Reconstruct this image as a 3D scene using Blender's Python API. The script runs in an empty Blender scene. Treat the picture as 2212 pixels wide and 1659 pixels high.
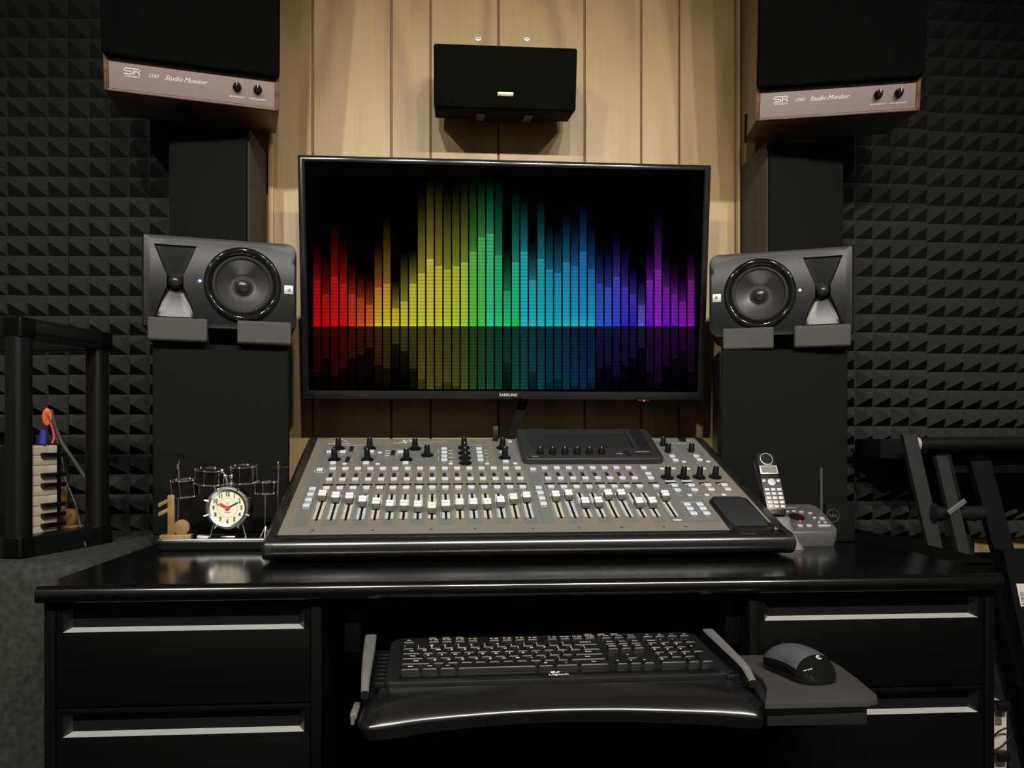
import bpy, bmesh, math, random
from mathutils import Matrix, Vector, Euler
from mathutils.geometry import tessellate_polygon

S = bpy.context.scene
COL = S.collection
rad = math.radians
random.seed(7)

# ------------------------------------------------------------------ camera, world, lights, exposure
EYE = 0.955                      # camera height; the desk top is at 0.751
YAW = math.atan(0.0725)
cam_d = bpy.data.cameras.new('camera')
cam = bpy.data.objects.new('camera', cam_d)
COL.objects.link(cam)
cam.location = (0, 0, EYE)
cam.rotation_euler = (rad(90), 0, -YAW)
cam_d.sensor_width = 36
cam_d.lens = 36 * 1724 / 2212
cam_d.shift_y = 118.5 / 2212
cam_d.clip_start = 0.02
S.camera = cam

wd = bpy.data.worlds.new('room_dark')
S.world = wd
wd.use_nodes = True
wd.node_tree.nodes['Background'].inputs[0].default_value = (0.9, 0.95, 1, 1)
wd.node_tree.nodes['Background'].inputs[1].default_value = 0.0

S.view_settings.view_transform = 'Standard'
S.view_settings.look = 'None'
S.view_settings.gamma = 1
S.view_settings.exposure = 0.0
S.view_settings.use_curve_mapping = False

LAMPS = [(-1.05, 1.25), (-0.40, 1.15), (0.13, 1.0), (0.55, 0.9), (0.90, 0.8), (1.25, 0.75)]   # six heads of one ceiling track
FILL_W = 38.0
LAMP_Y, LAMP_Z, LAMP_W = -0.45, 2.36, 74.0
for i, (lx, k) in enumerate(LAMPS):
    ld = bpy.data.lights.new('track_lamp', 'SPOT')
    ld.energy = LAMP_W * k
    ld.color = (1.0, 0.935, 0.845)
    ld.spot_size = rad(84)
    ld.spot_blend = 1.0
    ld.shadow_soft_size = 0.028
    lo = bpy.data.objects.new('track_lamp', ld)
    COL.objects.link(lo)
    lo.location = (lx, LAMP_Y, LAMP_Z)
    d = Vector((0.13 + 0.6 * (lx - 0.13), 1.55, 0.90)) - lo.location
    lo.rotation_euler = d.to_track_quat('-Z', 'Y').to_euler()
# added fill spots, unseen behind the camera, to lift the shade: they only reach this end by way of the pale walls and ceiling
for lx in (-1.0, 1.1):
    ld = bpy.data.lights.new('bounce_fill', 'SPOT')
    ld.energy = FILL_W
    ld.color = (1.0, 0.92, 0.81)
    ld.spot_size = rad(120)
    ld.spot_blend = 0.8
    ld.shadow_soft_size = 0.05
    lo = bpy.data.objects.new('bounce_fill', ld)
    COL.objects.link(lo)
    lo.location = (lx, -1.0, 2.38)
    lo.rotation_euler = Vector((0, -0.75, -1)).to_track_quat('-Z', 'Y').to_euler()

# ------------------------------------------------------------------ materials
def lin(c):
    return tuple((x / 255 / 12.92) if x / 255 <= 0.04045 else ((x / 255 + 0.055) / 1.055) ** 2.4 for x in c)

def mat(name, col, rough=0.5, metal=0.0, spec=0.5, bump=0, bscale=400, noise=0, nscale=60, emit=0, coat=0):
    m = bpy.data.materials.new(name)
    m.use_nodes = True
    nt = m.node_tree
    b = nt.nodes['Principled BSDF']
    b.inputs['Base Color'].default_value = (*col, 1)
    b.inputs['Roughness'].default_value = rough
    b.inputs['Metallic'].default_value = metal
    b.inputs['Specular IOR Level'].default_value = spec
    if coat:
        b.inputs['Coat Weight'].default_value = coat
        b.inputs['Coat Roughness'].default_value = 0.05
    if emit:
        b.inputs['Emission Color'].default_value = (*col, 1)
        b.inputs['Emission Strength'].default_value = emit
    if noise or bump:
        tc = nt.nodes.new('ShaderNodeTexCoord')
    if noise:
        n = nt.nodes.new('ShaderNodeTexNoise')
        n.inputs['Scale'].default_value = nscale
        n.inputs['Detail'].default_value = 4
        nt.links.new(tc.outputs['Object'], n.inputs['Vector'])
        r = nt.nodes.new('ShaderNodeValToRGB')
        r.color_ramp.elements[0].position = 0.3
        r.color_ramp.elements[1].position = 0.72
        r.color_ramp.elements[0].color = (*[c * (1 - noise) for c in col], 1)
        r.color_ramp.elements[1].color = (*[min(1, c * (1 + noise)) for c in col], 1)
        nt.links.new(n.outputs['Fac'], r.inputs['Fac'])
        nt.links.new(r.outputs['Color'], b.inputs['Base Color'])
    if bump:
        n2 = nt.nodes.new('ShaderNodeTexNoise')
        n2.inputs['Scale'].default_value = bscale
        n2.inputs['Detail'].default_value = 3
        nt.links.new(tc.outputs['Object'], n2.inputs['Vector'])
        bp = nt.nodes.new('ShaderNodeBump')
        bp.inputs['Strength'].default_value = bump
        bp.inputs['Distance'].default_value = 0.002
        nt.links.new(n2.outputs['Fac'], bp.inputs['Height'])
        nt.links.new(bp.outputs['Normal'], b.inputs['Normal'])
    return m

def wood_mat(name, c0, c1, c2, rough, sx, sz, freq):
    """figured wood: long vertical grain with wandering cathedral rings"""
    m = bpy.data.materials.new(name)
    m.use_nodes = True
    nt = m.node_tree
    N, L = nt.nodes.new, nt.links.new
    b = nt.nodes['Principled BSDF']
    b.inputs['Roughness'].default_value = rough
    tc = N('ShaderNodeTexCoord')
    mp = N('ShaderNodeMapping')
    mp.inputs['Scale'].default_value = (sx, sx, sz)
    L(tc.outputs['Object'], mp.inputs['Vector'])
    n1 = N('ShaderNodeTexNoise')
    n1.inputs['Scale'].default_value = 1.0
    n1.inputs['Detail'].default_value = 2
    L(mp.outputs[0], n1.inputs['Vector'])
    mul = N('ShaderNodeMath'); mul.operation = 'MULTIPLY'; mul.inputs[1].default_value = freq
    L(n1.outputs['Fac'], mul.inputs[0])
    sn = N('ShaderNodeMath'); sn.operation = 'SINE'
    L(mul.outputs[0], sn.inputs[0])
    mp2 = N('ShaderNodeMapping')
    mp2.inputs['Scale'].default_value = (sx * 28, sx * 28, sz * 3)
    L(tc.outputs['Object'], mp2.inputs['Vector'])
    n2 = N('ShaderNodeTexNoise')
    n2.inputs['Scale'].default_value = 1.0
    n2.inputs['Detail'].default_value = 3
    L(mp2.outputs[0], n2.inputs['Vector'])
    mx = N('ShaderNodeMath'); mx.operation = 'MULTIPLY_ADD'
    mx.inputs[1].default_value = 0.24; mx.inputs[2].default_value = 0.25
    L(sn.outputs[0], mx.inputs[0])
    ad = N('ShaderNodeMath'); ad.operation = 'MULTIPLY_ADD'
    ad.inputs[1].default_value = 0.42
    L(n2.outputs['Fac'], ad.inputs[0]); L(mx.outputs[0], ad.inputs[2])
    r = N('ShaderNodeValToRGB')
    e = r.color_ramp.elements
    e[0].position = 0.2; e[0].color = (*c0, 1)
    e[1].position = 0.85; e[1].color = (*c2, 1)
    k = e.new(0.52); k.color = (*c1, 1)
    L(ad.outputs[0], r.inputs['Fac'])
    L(r.outputs['Color'], b.inputs['Base Color'])
    return m

M = {}
M['wall_wood'] = wood_mat('light maple panelling', (0.335, 0.231, 0.098), (0.425, 0.299, 0.130), (0.475, 0.338, 0.157), 0.42, 4.2, 0.9, 30)
M['groove'] = mat('panel groove brown', (0.20, 0.125, 0.05), 0.7)
M['walnut'] = wood_mat('walnut veneer', (0.085, 0.035, 0.018), (0.14, 0.06, 0.032), (0.19, 0.085, 0.05), 0.4, 6, 22, 26)
M['ceiling'] = mat('matt off white ceiling paint', (0.85, 0.83, 0.79), 0.9)
M['room'] = mat('pale painted wall', (0.68, 0.67, 0.62), 0.9)
M['floor'] = mat('dark carpet floor', (0.03, 0.03, 0.03), 1, noise=0.3, nscale=200)
M['foam'] = mat('charcoal acoustic foam', (0.043, 0.044, 0.042), 1.0, spec=0.08, bump=0.35, bscale=700, noise=0.15, nscale=250)
M['pad_foam'] = mat('grey isolation foam', (0.078, 0.078, 0.075), 1.0, spec=0.08, bump=0.4, bscale=900, noise=0.2, nscale=500)
M['cloth'] = mat('black speaker cloth', (0.0052, 0.0052, 0.0048), 1.0, spec=0.02, bump=0.4, bscale=1500, noise=0.35, nscale=700)
M['cloth_grey'] = mat('charcoal speaker cloth', (0.0105, 0.0105, 0.0098), 1.0, spec=0.02, bump=0.4, bscale=1500, noise=0.3, nscale=700)
M['trap_side'] = mat('dark taupe board', (0.055, 0.050, 0.040), 0.75)
M['black'] = mat('black plastic', (0.006, 0.006, 0.006), 0.45, spec=0.3)
M['black_matt'] = mat('matt black', (0.004, 0.004, 0.004), 0.8, spec=0.12)
M['satin'] = mat('satin black plastic', (0.014, 0.014, 0.0145), 0.22)
M['gloss'] = mat('gloss black plastic', (0.006, 0.006, 0.006), 0.06)
M['baffle'] = mat('charcoal speaker moulding', (0.012, 0.012, 0.0125), 0.34, spec=0.22)
M['horn'] = mat('satin charcoal horn', (0.018, 0.018, 0.0185), 0.30, spec=0.33)  # same plastic as the baffle, kept lighter for the light its flare catches
M['cone'] = mat('dark woofer cone', (0.16, 0.16, 0.16), 0.34, metal=0.9)
M['surround'] = mat('grey rubber surround', (0.03, 0.03, 0.032), 0.45)
M['dome'] = mat('black silk dome', (0.02, 0.02, 0.02), 0.28)
M['silver'] = mat('silver plastic', (0.55, 0.55, 0.54), 0.35, metal=0.3)
M['chrome'] = mat('chrome', (0.85, 0.85, 0.86), 0.22, metal=1.0)
M['brass'] = mat('brass', (0.72, 0.46, 0.12), 0.22, metal=1.0)
M['gold'] = mat('gold badge', (0.75, 0.62, 0.36), 0.35, metal=0.7)
M['plate'] = mat('brushed bronze control plate', (0.105, 0.078, 0.078), 0.40, metal=0.5)
M['white'] = mat('white print', (0.80, 0.80, 0.79), 0.5)
M['print'] = mat('pale grey print', (0.55, 0.55, 0.54), 0.5)
M['dark_print'] = mat('dark print', (0.03, 0.03, 0.03), 0.5)
M['button'] = mat('white translucent button', (0.56, 0.60, 0.66), 0.4)
M['panel'] = mat('warm grey mixer panel', (0.175, 0.162, 0.140), 0.45)
M['panel_band'] = mat('cool grey mixer panel band', (0.140, 0.148, 0.138), 0.45)
M['strip_a'] = mat('pale blue grey fader scale', (0.42, 0.45, 0.48), 0.5)
M['strip_b'] = mat('pale cream fader scale', (0.45, 0.43, 0.37), 0.5)
M['meter'] = mat('smoked meter window', (0.015, 0.014, 0.011), 0.2)
M['fader_grey'] = mat('grey fader skirt', (0.065, 0.062, 0.056), 0.4)
M['fader_white'] = mat('white fader cap', (0.85, 0.85, 0.88), 0.3)
M['glass'] = mat('dusty display glass', (0.022, 0.023, 0.022), 0.16)
M['module'] = mat('charcoal display surround', (0.024, 0.024, 0.023), 0.42)
M['rubber'] = mat('dark rubber mat', (0.020, 0.020, 0.021), 0.55)
M['screen'] = mat('black display panel', (0.0006, 0.0006, 0.0006), 0.4, spec=0.0)
M['arm'] = mat('satin black arm rest', (0.007, 0.007, 0.0072), 0.21, spec=1.0)
M['bezel'] = mat('glossy dark bezel', (0.016, 0.016, 0.017), 0.13)
M['leg_dark'] = mat('dark grey painted bar', (0.022, 0.022, 0.022), 0.5)
M['led_red'] = mat('red led', (1.0, 0.02, 0.03), 0.4, emit=2.0)
M['led_blue'] = mat('blue led', (0.12, 0.12, 1.0), 0.4, emit=1.0)
M['led_core'] = mat('white blue led core', (0.6, 0.65, 1.0), 0.4, emit=1.6)
M['desk'] = mat('black desk laminate', (0.002, 0.002, 0.0018), 0.17, spec=0.9)
M['desk_front'] = mat('black drawer front', (0.0018, 0.0018, 0.0015), 0.6, spec=0.07)
M['handle'] = mat('brushed aluminium pull', (0.42, 0.42, 0.41), 0.42, metal=0.3)
M['rail_grey'] = mat('grey soft touch plastic', (0.13, 0.125, 0.115), 0.5)
M['tray'] = mat('dark grey tray plastic', (0.006, 0.006, 0.006), 0.24, spec=0.9)
M['key'] = mat('charcoal key cap', (0.010, 0.010, 0.0105), 0.36, spec=0.35)
M['mousepad'] = mat('grey mouse mat fabric', (0.040, 0.039, 0.036), 0.9, spec=0.1, bump=0.2, bscale=1500)
M['mouse_top'] = mat('gunmetal mouse shell', (0.13, 0.137, 0.15), 0.28, metal=0.5)
M['orange'] = mat('orange plectrum plastic', (0.75, 0.16, 0.02), 0.35)
M['yellow'] = mat('yellow print', (0.50, 0.33, 0.03), 0.4)
M['olive'] = mat('olive print', (0.35, 0.35, 0.04), 0.4)
M['red_cord'] = mat('red cable', (0.55, 0.03, 0.07), 0.4)
M['blue'] = mat('blue plug', (0.06, 0.07, 0.5), 0.4)
M['ivory'] = mat('ivory key plastic', (0.78, 0.69, 0.53), 0.35)
M['pine'] = wood_mat('honey coloured wood', (0.19, 0.105, 0.033), (0.24, 0.14, 0.046), (0.28, 0.17, 0.06), 0.45, 40, 40, 12)
M['carpet'] = mat('grey green cabinet carpet', (0.038, 0.040, 0.034), 1.0, spec=0.05, bump=0.6, bscale=500, noise=0.35, nscale=90)
M['rack_black'] = mat('gloss black rack plastic', (0.007, 0.007, 0.0065), 0.25)
M['cable'] = mat('grey green cable', (0.045, 0.05, 0.042), 0.5)
M['cream'] = mat('cream clock dial', (0.80, 0.74, 0.60), 0.5)
M['green'] = mat('dark green numerals', (0.04, 0.14, 0.09), 0.5)
M['red'] = mat('red clock hand', (0.75, 0.05, 0.02), 0.4)
M['phone_grey'] = mat('grey phone plastic', (0.075, 0.075, 0.076), 0.32)
M['lcd'] = mat('grey green lcd', (0.17, 0.19, 0.17), 0.25)
M['sticker'] = mat('white sticker paper', (0.72, 0.69, 0.62), 0.6)
M['strip_white'] = mat('white power strip plastic', (0.62, 0.58, 0.50), 0.45)

def emit_attr(name):
    m = bpy.data.materials.new(name)
    m.use_nodes = True
    nt = m.node_tree
    nt.nodes.clear()
    o = nt.nodes.new('ShaderNodeOutputMaterial')
    e = nt.nodes.new('ShaderNodeEmission')
    a = nt.nodes.new('ShaderNodeAttribute')
    a.attribute_name = 'pixel'
    nt.links.new(a.outputs['Color'], e.inputs['Color'])
    nt.links.new(e.outputs[0], o.inputs[0])
    return m
M['picture'] = emit_attr('lit television picture')

# ------------------------------------------------------------------ mesh helpers
def LRS(loc=(0, 0, 0), rot=(0, 0, 0)):
    return Matrix.LocRotScale(Vector(loc), Euler(rot), None)

_txt = {}
def text_geo(body, size, shear=0, align='CENTER', bold=0.0):
    k = (body, shear, align, bold)
    if k not in _txt:
        c = bpy.data.curves.new('t', 'FONT')
        c.body = body; c.size = 1; c.shear = shear; c.align_x = align; c.align_y = 'CENTER'
        c.resolution_u = 2
        c.offset = bold
        o = bpy.data.objects.new('t', c)
        me = bpy.data.meshes.new_from_object(o)
        _txt[k] = ([tuple(v.co) for v in me.vertices], [tuple(p.vertices) for p in me.polygons])
        bpy.data.objects.remove(o); bpy.data.curves.remove(c); bpy.data.meshes.remove(me)
    v, f = _txt[k]
    return [Vector((x * size, y * size, 0)) for x, y, z in v], f

_bx = {}
def bevel_box(sz, bev, seg):
    k = (tuple(round(s, 5) for s in sz), round(bev, 5), seg)
    if k not in _bx:
        bm = bmesh.new()
        bmesh.ops.create_cube(bm, size=1)
        bmesh.ops.scale(bm, vec=sz, verts=bm.verts)
        if bev > 0:
            bmesh.ops.bevel(bm, geom=list(bm.edges), offset=min(bev, min(sz) * 0.49), segments=seg, profile=0.5, affect='EDGES')
        bm.verts.index_update()
        _bx[k] = ([v.co.copy() for v in bm.verts], [tuple(v.index for v in f.verts) for f in bm.faces])
        bm.free()
    return _bx[k]

def rrect(w, h, r, n=5):
    """rounded rectangle outline, counter-clockwise; r = one radius or four (ne, nw, sw, se)"""
    rs = r if isinstance(r, (tuple, list)) else (r,) * 4
    pts = []
    for (sx, sy, a0), q in zip(((1, 1, 0), (-1, 1, 90), (-1, -1, 180), (1, -1, 270)), rs):
        q = max(q, 1e-5)
        for i in range(n + 1):
            a = rad(a0 + 90 * i / n)
            pts.append((sx * (w / 2 - q) + q * math.cos(a), sy * (h / 2 - q) + q * math.sin(a)))
    return pts

def circ(r, n=32, cx=0, cy=0):
    return [(cx + r * math.cos(2 * math.pi * i / n), cy + r * math.sin(2 * math.pi * i / n)) for i in range(n)]

def inset(pts, d):
    out = []
    n = len(pts)
    for i in range(n):
        a, b, c = Vector(pts[i - 1]), Vector(pts[i]), Vector(pts[(i + 1) % n])
        e1 = (b - a); e2 = (c - b)
        if e1.length < 1e-9: e1 = e2
        if e2.length < 1e-9: e2 = e1
        n1 = Vector((-e1.y, e1.x)).normalized(); n2 = Vector((-e2.y, e2.x)).normalized()
        nn = n1 + n2
        if nn.length < 1e-6: nn = n1
        nn.normalize()
        k = d / max(0.35, nn.dot(n1))
        out.append((b.x + nn.x * k, b.y + nn.y * k))
    return out

class MB:
    """collects shapes and links them as ONE mesh object"""
    def __init__(s):
        s.v, s.f, s.m = [], [], []
    def add(s, vs, fs, mi=0, T=None):
        o = len(s.v)
        s.v += [T @ Vector(v) for v in vs] if T is not None else [Vector(v) for v in vs]
        for f in fs:
            s.f.append(tuple(i + o for i in f)); s.m.append(mi)
        return s
    def box(s, c, sz, mi=0, bev=0, rot=(0, 0, 0), seg=2, T=None):
        v, f = bevel_box(sz, bev, seg)
        X = LRS(c, rot)
        return s.add(v, f, mi, T @ X if T is not None else X)
    def box2(s, a, b, mi=0, bev=0, seg=2, T=None):
        return s.box([(p + q) / 2 for p, q in zip(a, b)], [abs(q - p) for p, q in zip(a, b)], mi, bev, (0, 0, 0), seg, T)
    def rings(s, rs, mi=0, T=None, cap0=True, cap1=True, closed=True):
        n = len(rs[0])
        vs = [p for r in rs for p in r]
        fs = []
        for k in range(len(rs) - 1):
            for i in range(n if closed else n - 1):
                j = (i + 1) % n
                fs.append((k * n + i, k * n + j, (k + 1) * n + j, (k + 1) * n + i))
        if cap0: fs.append(tuple(range(n - 1, -1, -1)))
        if cap1: fs.append(tuple((len(rs) - 1) * n + i for i in range(n)))
        return s.add(vs, fs, mi, T)
    def lathe(s, prof, T=None, n=32, mi=0, cap0=False, cap1=False):
        """profile of (radius, z) turned about local z"""
        rs = [[(r * math.cos(2 * math.pi * i / n), r * math.sin(2 * math.pi * i / n), z) for i in range(n)] for r, z in prof]
        return s.rings(rs, mi, T, cap0, cap1)
    def cyl(s, p0, p1, r0, r1=None, n=20, mi=0, T=None):
        p0, p1 = Vector(p0), Vector(p1)
        r1 = r0 if r1 is None else r1
        d = p1 - p0
        X = Matrix.Translation(p0) @ d.to_track_quat('Z', 'Y').to_matrix().to_4x4()
        if T is not None: X = T @ X
        return s.lathe([(r0, 0), (r1, d.length)], X, n, mi, True, True)
    def tube(s, pts, r, n=10, mi=0, T=None):
        pts = [Vector(p) for p in pts]
        rs = []
        for i, p in enumerate(pts):
            d = (pts[min(i + 1, len(pts) - 1)] - pts[max(i - 1, 0)]).normalized()
            u = d.cross(Vector((0.31, 0.87, 0.39))).normalized()
            w = d.cross(u)
            rr = r[i] if isinstance(r, (list, tuple)) else r
            rs.append([p + u * rr * math.cos(2 * math.pi * k / n) + w * rr * math.sin(2 * math.pi * k / n) for k in range(n)])
        return s.rings(rs, mi, T)
    def prism(s, pts, z0, z1, mi=0, bev=0, T=None, bev0=0):
        rs = []
        if bev0:
            rs.append([(x, y, z0) for x, y in inset(pts, bev0)]); rs.append([(x, y, z0 + bev0) for x, y in pts])
        else:
            rs.append([(x, y, z0) for x, y in pts])
        if bev:
            rs.append([(x, y, z1 - bev) for x, y in pts])
            rs.append([(x, y, z1 - bev * 0.3) for x, y in inset(pts, bev * 0.3)])
            rs.append([(x, y, z1) for x, y in inset(pts, bev)])
        else:
            rs.append([(x, y, z1) for x, y in pts])
        return s.rings(rs, mi, T)
    def holed(s, outer, holes, mi=0, T=None, bulge=None):
        """flat face (local z = 0) with holes"""
        loops = [[Vector((x, y, 0)) for x, y in l] for l in [outer] + holes]
        vs, fs = [v for l in loops for v in l], [tuple(t) for t in tessellate_polygon(loops)]
        if bulge:                                # finer triangles, pushed back by bulge(x, y)
            bm = bmesh.new()
            bv = [bm.verts.new(v) for v in vs]
            for f in fs: bm.faces.new([bv[i] for i in f])
            for n in range(3):
                long = [e for e in bm.edges if e.calc_length() > 0.012]
                bmesh.ops.subdivide_edges(bm, edges=long, cuts=1)
                bmesh.ops.triangulate(bm, faces=bm.faces)
            bm.verts.index_update()
            vs = [Vector((v.co.x, v.co.y, -bulge(v.co.x, v.co.y))) for v in bm.verts]
            fs = [tuple(v.index for v in f.verts) for f in bm.faces]
            bm.free()
        s.add(vs, fs, mi, T)
        return s
    def text(s, body, size, T, mi=0, shear=0, align='CENTER', bold=0.0, sx=1):
        v, f = text_geo(body, size, shear, align, bold)
        if sx != 1: v = [Vector((p.x * sx, p.y, 0)) for p in v]
        return s.add(v, f, mi, T)
    def sphere(s, c, r, n=16, mi=0, sc=(1, 1, 1), T=None):
        prof = [(max(1e-5, math.sin(math.pi * i / n)), -math.cos(math.pi * i / n)) for i in range(n + 1)]
        X = Matrix.Translation(Vector(c)) @ Matrix.Diagonal((r * sc[0], r * sc[1], r * sc[2], 1))
        return s.lathe(prof, T @ X if T is not None else X, n * 2, mi, True, True)
    def mesh(s, name, mats, smooth=35):
        me = bpy.data.meshes.new(name)
        me.from_pydata([tuple(v) for v in s.v], [], s.f)
        for m in (mats if isinstance(mats, (list, tuple)) else [mats]):
            me.materials.append(M[m])
        me.polygons.foreach_set('material_index', s.m)
        bm = bmesh.new(); bm.from_mesh(me)
        bmesh.ops.remove_doubles(bm, verts=bm.verts, dist=1e-6)
        bmesh.ops.recalc_face_normals(bm, faces=bm.faces)
        bm.to_mesh(me); bm.free()
        if smooth:
            me.polygons.foreach_set('use_smooth', [True] * len(me.polygons))
            me.set_sharp_from_angle(angle=rad(smooth))
        me.update()
        return me
    def build(s, name, mats, parent=None, world=False, smooth=35, loc=None, rot=None):
        """world=True: the shapes were given in world coordinates, move them into the parent's frame"""
        if world and parent is not None:
            X = LRS(parent.location, parent.rotation_euler).inverted()
            s.v = [X @ v for v in s.v]
        o = bpy.data.objects.new(name, s.mesh(name, mats, smooth))
        COL.objects.link(o)
        if parent is not None: o.parent = parent
        if loc is not None: o.location = loc
        if rot is not None: o.rotation_euler = rot
        return o

def link(name, me, parent, loc=(0, 0, 0), rot=(0, 0, 0)):
    o = bpy.data.objects.new(name, me)
    COL.objects.link(o)
    o.parent = parent; o.location = loc; o.rotation_euler = rot
    return o

def tag(o, label, cat, group=None):
    o['label'] = label; o['category'] = cat
    if group: o['group'] = group
    return o

def thing(name, label, cat, loc=(0, 0, 0), rot=(0, 0, 0), group=None):
    o = bpy.data.objects.new(name, None)
    o.empty_display_size = 0.05
    COL.objects.link(o)
    o.location = loc; o.rotation_euler = rot
    return tag(o, label, cat, group)

def struct(o):
    o['kind'] = 'structure'
    return o

def copy_thing(src, label, loc, rot):
    """a copy of a thing with copies of its parts and sub-parts"""
    r = src.copy(); COL.objects.link(r)
    r.location = loc; r.rotation_euler = rot; r['label'] = label
    for ch in list(src.children):
        c = ch.copy(); COL.objects.link(c); c.parent = r
        for g in list(ch.children):
            d = g.copy(); COL.objects.link(d); d.parent = c
    return r

FRONT = Matrix.Rotation(rad(90), 4, 'X')      # local xy plane -> upright, facing -y

def front_T(x, y, z):
    return Matrix.Translation((x, y, z)) @ FRONT

# ================================================================== THE SETTING
WALL_Y = 2.09                     # face of the wood panelling in the middle
CEIL = 2.46
XL, XR, YB = -2.1, 2.4, -1.9

def wood_strip(b, x0, x1, y0, y1, grooves):
    """panelled wall section from x0 to x1 with v-grooves"""
    prof = [(x0, 0)]
    for g in grooves:
        prof += [(g - 0.0032, 0), (g - 0.0022, 0.004), (g + 0.0022, 0.004), (g + 0.0032, 0)]
    prof.append((x1, 0))
    yy = lambda x: y0 + (y1 - y0) * (x - x0) / (x1 - x0)
    for i in range(len(prof) - 1):
        (xa, da), (xb, db) = prof[i], prof[i + 1]
        b.add([(xa, yy(xa) + da, 0), (xb, yy(xb) + db, 0), (xb, yy(xb) + db, CEIL), (xa, yy(xa) + da, CEIL)],
              [(0, 1, 2, 3)], 1 if (da > 0 or db > 0) else 0)
LEFT_SLOPE = -0.052               # the left stretch of wall runs very slightly away
def left_y(x): return WALL_Y + 0.025 + (x + 0.476) * LEFT_SLOPE
b = MB()
wood_strip(b, -0.470, 0.765, WALL_Y, WALL_Y, [-0.3635, -0.1627, -0.0612, 0.1159, 0.3437, 0.4954, 0.598, 0.7511])
wood_strip(b, XL, -0.470, left_y(XL), left_y(-0.470), [-1.9, -1.7, -1.45, -1.25, -1.1, -0.85, -0.7, -0.55])
wood_strip(b, 0.765, XR, WALL_Y + 0.025, WALL_Y + 0.025, [0.9, 1.05, 1.2, 1.33, 1.412, 1.6, 1.8, 2.0, 2.2])
b.add([(-0.470, WALL_Y, 0), (-0.470, left_y(-0.47), 0), (-0.470, left_y(-0.47), CEIL), (-0.470, WALL_Y, CEIL)], [(0, 1, 2, 3)], 0)
b.add([(0.765, WALL_Y, 0), (0.765, WALL_Y + 0.025, 0), (0.765, WALL_Y + 0.025, CEIL), (0.765, WALL_Y, CEIL)], [(0, 1, 2, 3)], 0)
struct(b.build('wall_back', ['wall_wood', 'groove'], smooth=0))
for n, x, w in (('trim_1', -0.4686, 0.014), ('trim_2', 0.7606, 0.008)):
    struct(MB().box2((x - w / 2, WALL_Y - 0.006, 0.03), (x + w / 2, WALL_Y + 0.028, CEIL), 0, 0.003).build(n, 'wall_wood'))
struct(MB().box2((XL, YB, -0.05), (XR, 2.3, 0)).build('floor', 'floor', smooth=0))
struct(MB().box2((XL, YB, CEIL), (XR, 2.3, CEIL + 0.05)).build('ceiling', 'ceiling', smooth=0))
struct(MB().box2((XL - 0.05, YB, 0), (XL, 2.3, CEIL)).build('wall_left', 'room', smooth=0))
struct(MB().box2((XR, YB, 0), (XR + 0.05, 2.3, CEIL)).build('wall_right', 'room', smooth=0))
struct(MB().box2((XL, YB - 0.05, 0), (XR, YB, CEIL)).build('wall_rear', 'room', smooth=0))

# ------------------------------------------------------------------ foam tiles, 6 x 6 pyramids of 51 mm each
TILE = 0.3035
def foam_mesh(nx, nz):
    b = MB()
    p = TILE / 6
    W, Hh = nx * p - 0.0008, nz * p - 0.0008
    b.box2((-W / 2, 0, -Hh / 2), (W / 2, 0.022, Hh / 2))
    for i in range(nx):
        for k in range(nz):
            x0, z0 = -nx * p / 2 + i * p + 0.0009, -nz * p / 2 + k * p + 0.0009
            x1, z1 = x0 + p - 0.0018, z0 + p - 0.0018
            cx, cz = (x0 + x1) / 2, (z0 + z1) / 2
            t = 0.0016
            b.rings([[(x0, -0.0006, z0), (x1, -0.0006, z0), (x1, -0.0006, z1), (x0, -0.0006, z1)],
                     [(cx - t, -0.045, cz - t), (cx + t, -0.045, cz - t), (cx + t, -0.045, cz + t), (cx - t, -0.045, cz + t)]],
                    0, None, False, True)
    return b.mesh('foam_tile', 'foam', smooth=0)
tile_full = foam_mesh(6, 6)
ROWW = ['topmost', 'second from top', 'third from top', 'fourth from top', 'fifth from top']
def foam(me, loc, rz, label, group):
    o = bpy.data.objects.new('foam_tile', me)
    COL.objects.link(o)
    o.location = loc; o.rotation_euler = (0, 0, rz)
    tag(o, label, 'foam tile', group)
rz_l = math.atan(LEFT_SLOPE)
for r in range(5):
    zc = 1.877 + TILE / 2 - r * TILE
    for x, c in ((-1.135, 'outer'), (-0.8305, 'inner')):
        foam(tile_full, (x, left_y(x) - 0.024, zc + random.uniform(-.001, .001)), rz_l,
             f'charcoal pyramid foam tile left of the wood panelling, {c} column, {ROWW[r]}', 'foam tiles on the left wall')
for r in range(5):
    for x, c, dz in ((1.1327, 'inner', 0.005), (1.4367, 'outer', 0.0)):
        foam(tile_full, (x, WALL_Y + 0.001, 1.8955 + TILE / 2 - r * TILE + dz), 0,
             f'charcoal pyramid foam tile right of the wood panelling, {c} column, {ROWW[r]}', 'foam tiles on the right wall')

# ------------------------------------------------------------------ fabric columns flanking the panelling
def trap(x0, x1, y0, y1, label):
    t = thing('bass_trap', label, 'bass trap', ((x0 + x1) / 2, (y0 + y1) / 2, 0), group='fabric columns beside the panelling')
    MB().box2((x0, y0 + 0.012, 0.0), (x1, y1, 1.686), 0, 0.003).build('cabinet', 'trap_side', t, world=True)
    MB().box2((x0 + 0.002, y0, 0.02), (x1 - 0.002, y0 + 0.013, 1.684), 0, 0.006).build('grille', 'cloth_grey', t, world=True)
trap(-0.6625, -0.4795, 1.90, 2.088, 'tall narrow fabric-fronted column standing left of the wood panelling')
trap(0.7660, 0.9595, 1.90, 2.088, 'tall narrow fabric-fronted column standing right of the wood panelling')

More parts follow.
